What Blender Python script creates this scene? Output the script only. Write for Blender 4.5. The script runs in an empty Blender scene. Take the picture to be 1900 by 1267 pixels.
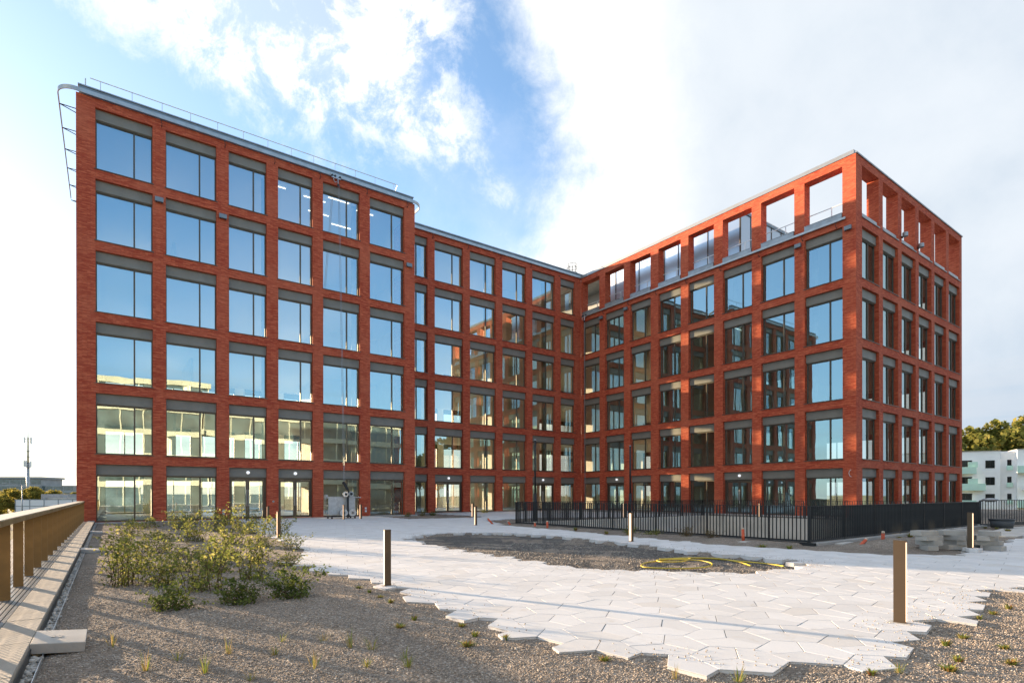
import bpy, math, random
import numpy as np
from mathutils import Vector, Matrix

random.seed(7)
RNG = np.random.default_rng(11)
R = math.radians
SC = bpy.context.scene
COL = SC.collection

# ------------------------------------------------------------------ camera
TH = 0.6266                                   # the building's axes are turned by this angle
CU, SU = math.cos(TH), math.sin(TH)
cam_d = bpy.data.cameras.new('camera')
cam = bpy.data.objects.new('camera', cam_d)
COL.objects.link(cam)
cam.location = (0, 0, 1.40)
cam.rotation_euler = (R(90), 0, 0)
cam.rotation_euler = (Matrix.Rotation(R(90), 4, 'X') @ Matrix.Rotation(-0.00164, 4, 'Z')).to_euler()
cam_d.sensor_width = 36.0
cam_d.lens = 36.0 * 1035.56 / 1900.0
cam_d.shift_y = (918.5 - 633.5) / 1900.0
cam_d.clip_start = 0.1
cam_d.clip_end = 6000
SC.camera = cam

# ------------------------------------------------------------------ light
SUN_EL = R(7.1)
SUN_TO = Vector((-0.852, 0.523, 0)).normalized()      # horizontal direction towards the sun
SUN_STRENGTH = 5.0
SKY_STRENGTH = 0.13
EXPOSURE = 1.76
sun_d = bpy.data.lights.new('sun', 'SUN')
sun_d.energy = SUN_STRENGTH
sun_d.angle = R(0.53)
sun_d.color = (1.0, 0.72, 0.46)
sun = bpy.data.objects.new('sun', sun_d)
COL.objects.link(sun)
to_sun = Vector((SUN_TO.x * math.cos(SUN_EL), SUN_TO.y * math.cos(SUN_EL), math.sin(SUN_EL)))
sun.rotation_euler = to_sun.to_track_quat('Z', 'Y').to_euler()
sun.location = to_sun * 300

world = bpy.data.worlds.new('World')
SC.world = world
world.use_nodes = True
WT = world.node_tree
WT.nodes.clear()


class NT:
    """small helper for node maths"""
    def __init__(self, tree):
        self.t = tree

    def node(self, kind, **kw):
        n = self.t.nodes.new(kind)
        for k, v in kw.items():
            setattr(n, k, v)
        return n

    def link(self, a, b):
        self.t.links.new(a, b)

    def setin(self, sock, v):
        if hasattr(v, 'is_output') or isinstance(v, bpy.types.NodeSocket):
            self.link(v, sock)
        else:
            sock.default_value = v

    def math(self, op, a, b=None, c=None, clamp=False):
        n = self.node('ShaderNodeMath', operation=op)
        n.use_clamp = clamp
        self.setin(n.inputs[0], a)
        if b is not None:
            self.setin(n.inputs[1], b)
        if c is not None:
            self.setin(n.inputs[2], c)
        return n.outputs[0]

    def dot(self, a, v):
        n = self.node('ShaderNodeVectorMath', operation='DOT_PRODUCT')
        self.setin(n.inputs[0], a)
        n.inputs[1].default_value = v
        return n.outputs['Value']

    def smooth(self, x, a, b, lo=0.0, hi=1.0):
        n = self.node('ShaderNodeMapRange', interpolation_type='SMOOTHSTEP')
        self.setin(n.inputs[0], x)
        n.inputs[1].default_value = a
        n.inputs[2].default_value = b
        n.inputs[3].default_value = lo
        n.inputs[4].default_value = hi
        return n.outputs[0]

    def noise(self, vec, scale, detail=6, rough=0.55, dist=0.0, lac=2.0):
        n = self.node('ShaderNodeTexNoise')
        n.inputs['Scale'].default_value = scale
        n.inputs['Detail'].default_value = detail
        n.inputs['Roughness'].default_value = rough
        n.inputs['Lacunarity'].default_value = lac
        n.inputs['Distortion'].default_value = dist
        if vec is not None:
            self.link(vec, n.inputs['Vector'])
        return n

    def mix(self, fac, a, b, blend='MIX'):
        n = self.node('ShaderNodeMix', data_type='RGBA', blend_type=blend)
        self.setin(n.inputs[0], fac)
        self.setin(n.inputs[6], a if not isinstance(a, tuple) or len(a) == 4 else (*a, 1))
        self.setin(n.inputs[7], b if not isinstance(b, tuple) or len(b) == 4 else (*b, 1))
        return n.outputs[2]


def build_sky():
    T = NT(WT)
    out = T.node('ShaderNodeOutputWorld')
    bg = T.node('ShaderNodeBackground')
    bg.inputs['Strength'].default_value = SKY_STRENGTH
    T.link(bg.outputs[0], out.inputs[0])
    tc = T.node('ShaderNodeTexCoord')
    d = tc.outputs['Generated']
    sky = T.node('ShaderNodeTexSky')
    sky.sky_type = 'NISHITA'
    sky.sun_disc = False
    sky.sun_elevation = SUN_EL
    sky.sun_rotation = math.atan2(SUN_TO.x, SUN_TO.y)
    sky.altitude = 100
    sky.air_density = 1.0
    sky.dust_density = 0.25
    sky.ozone_density = 2.6
    sep = T.node('ShaderNodeSeparateXYZ')
    T.link(d, sep.inputs[0])
    z = sep.outputs[2]

    # the clouds lie as great-circle bounded sheets, edges broken up by noise
    def dirn(x, y):
        v = Vector(((x - 950) / 1035.56, 1.0, (918.5 - y) / 1035.56))
        return v.normalized()

    def side(p, q):
        return tuple(dirn(*p).cross(dirn(*q)).normalized())
    n1 = T.noise(d, 3.6, 9, 0.60, 0.12)
    n2 = T.noise(d, 13.0, 10, 0.70, 0.25)
    n3 = T.noise(d, 1.6, 4, 0.5, 0.3)
    # stretched noise for the streaks near the horizon
    mp = T.node('ShaderNodeMapping')
    mp.inputs['Scale'].default_value = (1.2, 1.2, 11.0)
    T.link(d, mp.inputs[0])
    n4 = T.noise(mp.outputs[0], 2.6, 6, 0.55, 0.3)
    wob = T.math('ADD', T.math('MULTIPLY', T.math('SUBTRACT', n1.outputs[0], 0.5), 0.55),
                 T.math('MULTIPLY', T.math('SUBTRACT', n2.outputs[0], 0.5), 0.34))

    def inter(*sides):
        v = None
        for n in sides:
            s = T.dot(d, n)
            v = s if v is None else T.math('MINIMUM', v, s)
        return v
    # broken cumulus over the left wing
    w1 = inter(side((610, 335), (150, -30)), side((848, 0), (868, 330)), side((960, 300), (540, 268)))
    w1 = T.math('ADD', w1, T.math('MULTIPLY', wob, 0.60))
    w1 = T.smooth(w1, -0.03, 0.085)
    holes = T.smooth(T.math('ADD', n2.outputs[0], T.math('MULTIPLY', T.math('SUBTRACT', n1.outputs[0], 0.5), 0.5)), 0.38, 0.56)
    w1 = T.math('MULTIPLY', w1, T.math('ADD', 0.30, T.math('MULTIPLY', holes, 0.70)))
    # the great sheet that fills the right
    w2a = inter(side((1062, 330), (900, -10)))
    w2b = inter(side((985, 520), (1075, 280)))
    w2 = T.math('MAXIMUM', w2a, w2b)
    w2 = T.math('MINIMUM', w2, T.math('ADD', T.dot(d, (0.0, 1.0, 0.0)), 0.12))
    w2 = T.math('ADD', w2, T.math('MULTIPLY', wob, 0.30))
    w2 = T.smooth(w2, -0.03, 0.07)
    bright = T.math('SUBTRACT', 1.0, T.smooth(T.math('ADD', T.dot(d, side((1240, 600), (1215, 0))), T.math('MULTIPLY', wob, 0.25)), -0.11, 0.09))
    # wisps elsewhere
    wis = T.smooth(T.math('ADD', n3.outputs[0], T.math('MULTIPLY', wob, 0.6)), 0.56, 0.80)
    # streaks low in the sky
    low = T.math('SUBTRACT', 1.0, T.smooth(z, 0.02, 0.34))
    strk = T.math('MULTIPLY', T.smooth(n4.outputs[0], 0.46, 0.66), low)

    blue = T.mix(1.0, sky.outputs[0], (1.02, 1.05, 1.08, 1), 'MULTIPLY')
    # sky colour: physical sky, brightened by the thin veil that lights the whole picture
    veil = T.math('ADD', 0.05, T.math('MULTIPLY', T.math('SUBTRACT', 1.0, T.smooth(z, 0.0, 0.5)), 0.55))
    sk = T.mix(veil, blue, VEIL)
    shade = T.smooth(T.math('ADD', n3.outputs[0], T.math('MULTIPLY', T.math('SUBTRACT', n1.outputs[0], 0.5), 0.5)), 0.35, 0.68)
    sheet = T.mix(shade, SHEET_LO, SHEET_HI)
    sheet = T.mix(bright, sheet, CLOUD)
    c = T.mix(T.math('MULTIPLY', wis, 0.22), sk, CLOUD)
    c = T.mix(w1, c, CLOUD)
    c = T.mix(w2, c, sheet)
    # glow of the low sun behind thin cloud
    glow = T.math('POWER', T.math('MAXIMUM', T.dot(d, tuple(to_sun)), 0.0), 14.0)
    haze = T.math('POWER', T.math('MAXIMUM', T.math('MULTIPLY_ADD', T.dot(d, tuple(to_sun)), 0.5, 0.5), 0.0), 8.0)
    c = T.mix(T.math('MULTIPLY', haze, 0.45), c, HAZE)
    c = T.mix(T.math('MULTIPLY', glow, 0.5), c, GLOW, 'ADD')
    c = T.mix(T.math('MULTIPLY', strk, 0.5), c, STREAK)
    T.link(c, bg.inputs[0])


# radiance of cloud and veil before the background strength
VEIL = (1.75, 2.35, 3.0)
CLOUD = (3.15, 3.1, 3.0)
SHEET_LO = (1.32, 1.58, 1.88)
SHEET_HI = (1.98, 2.12, 2.28)
STREAK = (1.75, 1.85, 2.0)
GLOW = (3.0, 2.4, 1.6)
HAZE = (2.45, 2.6, 2.75)
build_sky()

SC.view_settings.view_transform = 'Standard'
SC.view_settings.look = 'None'
SC.view_settings.exposure = EXPOSURE
SC.view_settings.gamma = 1.0
SC.view_settings.use_curve_mapping = False
cy = SC.cycles
cy.max_bounces = 8
cy.diffuse_bounces = 4
cy.glossy_bounces = 4
cy.transmission_bounces = 6
cy.transparent_max_bounces = 24
cy.caustics_reflective = False
cy.caustics_refractive = False
cy.sample_clamp_indirect = 4.0
cy.use_denoising = True
try:
    cy.denoiser = 'OPENIMAGEDENOISE'
    cy.denoising_input_passes = 'RGB_ALBEDO_NORMAL'
except Exception:
    pass
cy.use_adaptive_sampling = False


# ------------------------------------------------------------------ materials
def new_mat(name):
    m = bpy.data.materials.new(name)
    m.use_nodes = True
    m.node_tree.nodes.clear()
    T = NT(m.node_tree)
    out = T.node('ShaderNodeOutputMaterial')
    return m, T, out


def simple(name, col, rough=0.6, metal=0.0, var=0.0, vscale=3.0, bump=0.0, bscale=40.0, spec=0.5, col2=None, coat=0.0):
    m, T, out = new_mat(name)
    b = T.node('ShaderNodeBsdfPrincipled')
    T.link(b.outputs[0], out.inputs[0])
    b.inputs['Roughness'].default_value = rough
    b.inputs['Metallic'].default_value = metal
    b.inputs['Specular IOR Level'].default_value = spec
    tc = T.node('ShaderNodeTexCoord')
    if var > 0 or col2:
        n = T.noise(tc.outputs['Object'], vscale, 6, 0.6)
        c2 = col2 or tuple(max(0, c * (1 - var)) for c in col)
        c1 = col if col2 else tuple(min(1, c * (1 + var)) for c in col)
        f = T.smooth(n.outputs[0], 0.3, 0.7)
        T.link(T.mix(f, (*c1, 1), (*c2, 1)), b.inputs['Base Color'])
        T.link(T.smooth(n.outputs[0], 0.2, 0.8, rough * 0.85, min(1, rough * 1.15)), b.inputs['Roughness'])
    else:
        b.inputs['Base Color'].default_value = (*col, 1)
    if bump > 0:
        n2 = T.noise(tc.outputs['Object'], bscale, 5, 0.6)
        bp = T.node('ShaderNodeBump')
        bp.inputs['Strength'].default_value = bump
        bp.inputs['Distance'].default_value = 0.02
        T.link(n2.outputs[0], bp.inputs['Height'])
        T.link(bp.outputs[0], b.inputs['Normal'])
    return m


def brick_material():
    m, T, out = new_mat('red_brick')
    b = T.node('ShaderNodeBsdfPrincipled')
    T.link(b.outputs[0], out.inputs[0])
    uvn = T.node('ShaderNodeUVMap')
    br = T.node('ShaderNodeTexBrick')
    T.link(uvn.outputs[0], br.inputs['Vector'])
    br.offset = 0.4
    br.offset_frequency = 2
    br.inputs['Scale'].default_value = 1.0
    br.inputs['Brick Width'].default_value = 0.36
    br.inputs['Row Height'].default_value = 0.068
    br.inputs['Mortar Size'].default_value = 0.007
    br.inputs['Mortar Smooth'].default_value = 0.3
    br.inputs['Bias'].default_value = -0.1
    br.inputs['Color1'].default_value = (0.47, 0.075, 0.034, 1)
    br.inputs['Color2'].default_value = (0.70, 0.170, 0.076, 1)
    br.inputs['Mortar'].default_value = (0.30, 0.062, 0.040, 1)
    # rows fired darker or lighter, long streaks
    mp = T.node('ShaderNodeMapping')
    mp.inputs['Scale'].default_value = (3.2, 15.0, 1.0)
    T.link(uvn.outputs[0], mp.inputs[0])
    n = T.noise(mp.outputs[0], 1.0, 7, 0.62)
    n2 = T.noise(uvn.outputs[0], 0.32, 5, 0.55)
    c = T.mix(T.smooth(n.outputs[0], 0.42, 0.70, 0.0, 0.8), br.outputs[0], (0.31, 0.036, 0.018, 1))
    c = T.mix(T.smooth(n2.outputs[0], 0.42, 0.70, 0.0, 0.45), c, (0.60, 0.165, 0.085, 1))
    c = T.mix(T.smooth(n.outputs[0], 0.46, 0.30, 0.0, 0.55), c, (0.66, 0.20, 0.11, 1))
    # pale mortar smears and efflorescence flecks
    n3 = T.noise(uvn.outputs[0], 7.0, 3, 0.5)
    c = T.mix(T.smooth(n3.outputs[0], 0.71, 0.78, 0.0, 0.45), c, (0.50, 0.26, 0.19, 1))
    T.link(c, b.inputs['Base Color'])
    b.inputs['Roughness'].default_value = 0.82
    b.inputs['Specular IOR Level'].default_value = 0.3
    bp = T.node('ShaderNodeBump')
    bp.inputs['Strength'].default_value = 0.7
    bp.inputs['Distance'].default_value = 0.02
    h = T.math('ADD', T.math('MULTIPLY', br.outputs['Fac'], -1.0), T.math('MULTIPLY', n.outputs[0], 0.8))
    T.link(h, bp.inputs['Height'])
    T.link(bp.outputs[0], b.inputs['Normal'])
    return m


def glass_material(name, tint=(0.94, 1.0, 0.90), refl=0.38, gcol=(0.64, 0.90, 1.0), wav=0.05, rough=0.0):
    m, T, out = new_mat(name)
    tr = T.node('ShaderNodeBsdfTransparent')
    tr.inputs[0].default_value = (*tint, 1)
    gl = T.node('ShaderNodeBsdfGlossy')
    gl.inputs['Color'].default_value = (*gcol, 1)
    gl.inputs['Roughness'].default_value = rough
    fr = T.node('ShaderNodeFresnel')
    fr.inputs[0].default_value = 1.5
    f = T.math('ADD', refl, T.math('MULTIPLY', fr.outputs[0], 1.0 - refl), clamp=True)
    mx = T.node('ShaderNodeMixShader')
    T.link(f, mx.inputs[0])
    T.link(tr.outputs[0], mx.inputs[1])
    T.link(gl.outputs[0], mx.inputs[2])
    T.link(mx.outputs[0], out.inputs[0])
    if wav > 0:
        g = T.node('ShaderNodeNewGeometry')
        n = T.noise(g.outputs['Position'], 0.55, 2, 0.4)
        bp = T.node('ShaderNodeBump')
        bp.inputs['Strength'].default_value = wav
        bp.inputs['Distance'].default_value = 0.05
        T.link(n.outputs[0], bp.inputs['Height'])
        T.link(bp.outputs[0], gl.inputs['Normal'])
    return m


def gravel_material(name, ca, cb, cc, scale=55.0):
    m, T, out = new_mat(name)
    b = T.node('ShaderNodeBsdfPrincipled')
    T.link(b.outputs[0], out.inputs[0])
    g = T.node('ShaderNodeNewGeometry')
    p = g.outputs['Position']
    vo = T.node('ShaderNodeTexVoronoi', feature='F1')
    vo.inputs['Scale'].default_value = scale
    T.link(p, vo.inputs['Vector'])
    sp = T.node('ShaderNodeSeparateXYZ')
    T.link(vo.outputs['Color'], sp.inputs[0])
    n = T.noise(p, 0.7, 6, 0.6)
    n2 = T.noise(p, 6.0, 6, 0.65)
    c = T.mix(sp.outputs[0], (*ca, 1), (*cb, 1))
    c = T.mix(T.smooth(sp.outputs[1], 0.80, 0.93, 0.0, 0.8), c, (*cc, 1))
    c = T.mix(T.smooth(n.outputs[0], 0.35, 0.65, 0.0, 0.45), c, tuple(v * 0.62 for v in ca) + (1,))
    c = T.mix(T.smooth(n2.outputs[0], 0.45, 0.75, 0.0, 0.5), c, tuple(v * 0.55 for v in ca) + (1,))
    T.link(c, b.inputs['Base Color'])
    b.inputs['Roughness'].default_value = 0.9
    b.inputs['Specular IOR Level'].default_value = 0.25
    bp = T.node('ShaderNodeBump')
    bp.inputs['Strength'].default_value = 1.0
    bp.inputs['Distance'].default_value = 0.03
    h = T.math('ADD', T.math('MULTIPLY', vo.outputs['Distance'], -0.8), T.math('MULTIPLY', n2.outputs[0], 1.0))
    T.link(h, bp.inputs['Height'])
    T.link(bp.outputs[0], b.inputs['Normal'])
    return m


def varied_material(name, cols, rough=0.85, trans=0.0, vscale=None):
    """colour differs from piece to piece (random per mesh island / object)"""
    m, T, out = new_mat(name)
    b = T.node('ShaderNodeBsdfPrincipled')
    g = T.node('ShaderNodeNewGeometry')
    oi = T.node('ShaderNodeObjectInfo')
    r = T.math('FRACT', T.math('ADD', g.outputs['Random Per Island'], T.math('MULTIPLY', oi.outputs['Random'], 0.37)))
    cr = T.node('ShaderNodeValToRGB')
    cr.color_ramp.interpolation = 'LINEAR'
    els = cr.color_ramp.elements
    while len(els) < len(cols):
        els.new(0.5)
    for i, c in enumerate(cols):
        els[i].position = i / (len(cols) - 1)
        els[i].color = (*c, 1)
    T.link(r, cr.inputs[0])
    T.link(cr.outputs[0], b.inputs['Base Color'])
    b.inputs['Roughness'].default_value = rough
    b.inputs['Specular IOR Level'].default_value = 0.18
    if trans > 0:
        tl = T.node('ShaderNodeBsdfTranslucent')
        T.link(cr.outputs[0], tl.inputs[0])
        mx = T.node('ShaderNodeMixShader')
        mx.inputs[0].default_value = trans
        T.link(b.outputs[0], mx.inputs[1])
        T.link(tl.outputs[0], mx.inputs[2])
        T.link(mx.outputs[0], out.inputs[0])
    else:
        T.link(b.outputs[0], out.inputs[0])
    return m


def paver_material():
    m, T, out = new_mat('pale_concrete_paver')
    b = T.node('ShaderNodeBsdfPrincipled')
    T.link(b.outputs[0], out.inputs[0])
    g = T.node('ShaderNodeNewGeometry')
    oi = T.node('ShaderNodeObjectInfo')
    r = T.math('FRACT', T.math('ADD', g.outputs['Random Per Island'], oi.outputs['Random']))
    p = g.outputs['Position']
    n = T.noise(p, 1.1, 6, 0.6)
    n2 = T.noise(p, 60.0, 4, 0.6)
    n3 = T.noise(p, 4.0, 6, 0.65)
    c = T.mix(r, (0.585, 0.592, 0.60, 1), (0.70, 0.708, 0.715, 1))
    c = T.mix(T.smooth(n.outputs[0], 0.35, 0.7, 0.0, 0.35), c, (0.52, 0.51, 0.49, 1))
    c = T.mix(T.smooth(n3.outputs[0], 0.55, 0.75, 0.0, 0.25), c, (0.76, 0.75, 0.73, 1))
    c = T.mix(T.smooth(n2.outputs[0], 0.3, 0.7, 0.0, 0.16), c, (0.46, 0.45, 0.43, 1))
    c = T.mix(T.smooth(r, 0.86, 0.98, 0.0, 0.5), c, (0.50, 0.475, 0.44, 1))
    # scattered sand and dust on the newly laid surface
    n5 = T.noise(p, 2.3, 8, 0.7, 0.8)
    c = T.mix(T.smooth(n5.outputs[0], 0.56, 0.72, 0.0, 0.55), c, (0.47, 0.42, 0.35, 1))
    T.link(c, b.inputs['Base Color'])
    b.inputs['Roughness'].default_value = 0.78
    b.inputs['Specular IOR Level'].default_value = 0.35
    bp = T.node('ShaderNodeBump')
    bp.inputs['Strength'].default_value = 0.25
    bp.inputs['Distance'].default_value = 0.004
    T.link(n2.outputs[0], bp.inputs['Height'])
    T.link(bp.outputs[0], b.inputs['Normal'])
    return m


def perforated_material():
    m, T, out = new_mat('perforated_bronze_sheet')
    b = T.node('ShaderNodeBsdfPrincipled')
    b.inputs['Base Color'].default_value = (0.20, 0.115, 0.045, 1)
    b.inputs['Metallic'].default_value = 0.6
    b.inputs['Roughness'].default_value = 0.45
    tr = T.node('ShaderNodeBsdfTransparent')
    uvn = T.node('ShaderNodeUVMap')
    sp = T.node('ShaderNodeSeparateXYZ')
    T.link(uvn.outputs[0], sp.inputs[0])
    S = 0.078

    def dots(ox, oy):
        fx = T.math('SUBTRACT', T.math('FRACT', T.math('ADD', T.math('DIVIDE', sp.outputs[0], S), ox)), 0.5)
        fy = T.math('SUBTRACT', T.math('FRACT', T.math('ADD', T.math('DIVIDE', sp.outputs[1], S), oy)), 0.5)
        return T.math('ADD', T.math('MULTIPLY', fx, fx), T.math('MULTIPLY', fy, fy))
    dd = T.math('MINIMUM', dots(0, 0), dots(0.5, 0.5))
    hole = T.math('LESS_THAN', dd, 0.11)
    mx = T.node('ShaderNodeMixShader')
    T.link(hole, mx.inputs[0])
    T.link(b.outputs[0], mx.inputs[1])
    T.link(tr.outputs[0], mx.inputs[2])
    T.link(mx.outputs[0], out.inputs[0])
    return m


def emit_material(name, col, strength):
    m, T, out = new_mat(name)
    b = T.node('ShaderNodeBsdfPrincipled')
    b.inputs['Base Color'].default_value = (*col, 1)
    b.inputs['Emission Color'].default_value = (*col, 1)
    b.inputs['Emission Strength'].default_value = strength
    T.link(b.outputs[0], out.inputs[0])
    return m


M = {}
M['brick'] = brick_material()
M['glass'] = glass_material('coated_window_glass')
M['rear_glass'] = glass_material('rear_window_glass', (0.97, 0.98, 0.96), 0.05, (1, 1, 1), 0)
M['clear_glass'] = glass_material('terrace_glass', (0.30, 0.34, 0.36), 0.62, (0.66, 0.72, 0.78), 0.05, 0.33)
M['green_glass'] = simple('frosted_green_glass', (0.52, 0.74, 0.64), 0.25, 0, 0.06, 0.6)
M['frame'] = simple('bronze_window_frame', (0.105, 0.085, 0.062), 0.42, 0.5, 0.12, 2.0)
M['panel'] = simple('grey_blind_panel', (0.205, 0.190, 0.160), 0.6, 0.05, 0.08, 1.2)
M['sill'] = simple('bronze_sill', (0.13, 0.105, 0.08), 0.4, 0.6, 0.1)
M['zinc'] = simple('grey_zinc', (0.33, 0.345, 0.355), 0.42, 0.55, 0.14, 1.5)
M['zinc_dark'] = simple('dark_zinc', (0.22, 0.25, 0.27), 0.45, 0.5, 0.12, 1.5)
M['track'] = simple('light_aluminium', (0.42, 0.43, 0.42), 0.4, 0.6, 0.1)
M['plaster'] = simple('white_plaster', (0.82, 0.81, 0.77), 0.85, 0, 0.04, 1.0)
M['ceiling'] = simple('white_ceiling', (0.80, 0.80, 0.77), 0.9)
M['floor_in'] = simple('grey_office_floor', (0.46, 0.44, 0.38), 0.45, 0, 0.1, 0.8)
M['concrete'] = simple('pale_concrete', (0.46, 0.445, 0.415), 0.85, 0, 0.12, 1.2, 0.25, 35)
M['concrete_warm'] = simple('warm_concrete', (0.48, 0.44, 0.38), 0.85, 0, 0.15, 0.7, 0.25, 25)
M['coping_grey'] = simple('grey_coping', (0.37, 0.345, 0.30), 0.85, 0, 0.15, 0.9, 0.25, 30)
M['stack'] = simple('raw_grey_slab', (0.36, 0.35, 0.325), 0.9, 0, 0.16, 2.5, 0.3, 40)
M['kerb'] = simple('grey_kerb', (0.34, 0.34, 0.33), 0.85, 0, 0.12, 2.0, 0.25, 40)
M['paver'] = paver_material()
M['joint'] = simple('joint_sand', (0.13, 0.12, 0.105), 0.95, 0, 0.3, 9)
M['bed'] = simple('dark_sand', (0.06, 0.055, 0.048), 0.95, 0, 0.3, 8)
M['gravel'] = gravel_material('brown_gravel', (0.19, 0.162, 0.135), (0.36, 0.305, 0.25), (0.56, 0.51, 0.45), 48)
M['dark_gravel'] = gravel_material('dark_gravel', (0.095, 0.092, 0.09), (0.20, 0.188, 0.172), (0.36, 0.345, 0.32), 60)
M['chip'] = varied_material('gravel_chips', [(0.165, 0.14, 0.115), (0.31, 0.26, 0.21), (0.43, 0.365, 0.295), (0.26, 0.23, 0.21), (0.56, 0.515, 0.45)], 0.9)
M['chip_dark'] = varied_material('dark_chips', [(0.09, 0.087, 0.084), (0.18, 0.168, 0.155), (0.26, 0.235, 0.21), (0.40, 0.375, 0.34)], 0.9)
M['pebble'] = varied_material('pale_pebbles', [(0.30, 0.285, 0.26), (0.48, 0.46, 0.42), (0.62, 0.60, 0.56), (0.40, 0.37, 0.32)], 0.7)
M['black'] = simple('black_steel', (0.018, 0.020, 0.022), 0.42, 0.3, 0.15)
M['black_plastic'] = simple('black_plastic', (0.02, 0.02, 0.021), 0.5)
M['bronze'] = simple('bronze_anodised', (0.235, 0.150, 0.062), 0.42, 0.55, 0.12, 2.5)
M['bronze_dark'] = simple('dark_bronze', (0.085, 0.058, 0.034), 0.5, 0.4, 0.12, 2.5)
M['rail_top'] = simple('sunlit_handrail_top', (0.50, 0.44, 0.33), 0.5, 0.2, 0.1, 2)  # sunlight on the handrail's upper face put into the colour
M['perf'] = perforated_material()
M['strip'] = emit_material('warm_sun_glow', (0.80, 0.50, 0.30), 0.75)  # glow standing in for sunlight on the bollards' narrow faces
M['lamp'] = emit_material('white_lamp', (0.95, 0.95, 0.95), 0.22)
M['tube'] = emit_material('ceiling_tube', (1.0, 0.95, 0.85), 1.3)
M['steel'] = simple('galvanised_steel', (0.50, 0.51, 0.51), 0.4, 0.7, 0.12, 4)
M['white_metal'] = simple('white_rail', (0.70, 0.71, 0.71), 0.4, 0.2)
M['alu'] = simple('mesh_aluminium', (0.48, 0.49, 0.49), 0.45, 0.5, 0.12, 6)
M['rubber'] = simple('pale_wheel', (0.62, 0.60, 0.56), 0.6, 0, 0.15, 6)
M['hose'] = simple('yellow_hose', (0.52, 0.40, 0.045), 0.45, 0, 0.12, 4)
M['orange'] = simple('orange_pipe', (0.52, 0.085, 0.03), 0.5, 0, 0.15, 6)
M['pvc'] = simple('pale_pipe_cap', (0.50, 0.42, 0.33), 0.7)
M['tub'] = simple('dark_plastic_tub', (0.055, 0.065, 0.075), 0.55)
M['leaf'] = varied_material('shrub_leaves', [(0.075, 0.11, 0.025), (0.17, 0.20, 0.045), (0.26, 0.265, 0.07), (0.15, 0.185, 0.045), (0.46, 0.41, 0.14)], 0.75, 0.52)
M['leaf_dark'] = varied_material('dark_shrub_leaves', [(0.05, 0.085, 0.02), (0.10, 0.14, 0.033), (0.16, 0.19, 0.05), (0.10, 0.14, 0.033)], 0.8, 0.45)
M['leaf_dry'] = varied_material('dry_leaves', [(0.16, 0.10, 0.045), (0.10, 0.10, 0.03), (0.24, 0.15, 0.07), (0.07, 0.09, 0.025)], 0.7, 0.2)
M['grass'] = varied_material('grass_blades', [(0.17, 0.24, 0.04), (0.27, 0.33, 0.06), (0.34, 0.30, 0.10), (0.42, 0.30, 0.15)], 0.7, 0.4)
M['sedum'] = varied_material('sedum', [(0.11, 0.17, 0.035), (0.20, 0.26, 0.055), (0.31, 0.30, 0.08), (0.26, 0.09, 0.045)], 0.7, 0.35)
M['twig'] = simple('twig', (0.09, 0.055, 0.03), 0.8, 0, 0.25, 8)
M['bark'] = simple('bark', (0.085, 0.065, 0.045), 0.9, 0, 0.3, 6, 0.6, 20)
M['tree_leaf'] = varied_material('tree_leaves', [(0.13, 0.15, 0.035), (0.21, 0.22, 0.05), (0.28, 0.27, 0.07), (0.34, 0.29, 0.08)], 0.7, 0.62)
M['tree_leaf_gold'] = varied_material('autumn_tree_leaves', [(0.14, 0.14, 0.03), (0.24, 0.21, 0.045), (0.32, 0.27, 0.06), (0.17, 0.17, 0.04)], 0.7, 0.65)
M['white_render'] = simple('white_render', (0.86, 0.87, 0.88), 0.9, 0, 0.04, 0.4)
M['cream'] = simple('cream_slab_edge', (0.64, 0.57, 0.41), 0.8, 0, 0.08, 0.5)
M['win_dark'] = simple('dark_pane', (0.02, 0.024, 0.026), 0.06, 0.0, spec=0.9)
M['far_glass'] = simple('far_glazing', (0.10, 0.13, 0.125), 0.08, 0.0, 0.4, 0.4, spec=0.9)
M['far_wall'] = simple('far_grey_wall', (0.34, 0.34, 0.33), 0.8, 0, 0.1, 0.3)
M['meadow'] = simple('meadow', (0.10, 0.105, 0.035), 0.95, 0, 0, 0.03, col2=(0.22, 0.18, 0.075))
M['asphalt'] = simple('asphalt', (0.06, 0.06, 0.06), 0.85, 0, 0.15, 1.0)
M['paint'] = simple('white_paint', (0.70, 0.70, 0.70), 0.6)
M['cable'] = simple('steel_cable', (0.30, 0.30, 0.30), 0.45, 0.6)


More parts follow.
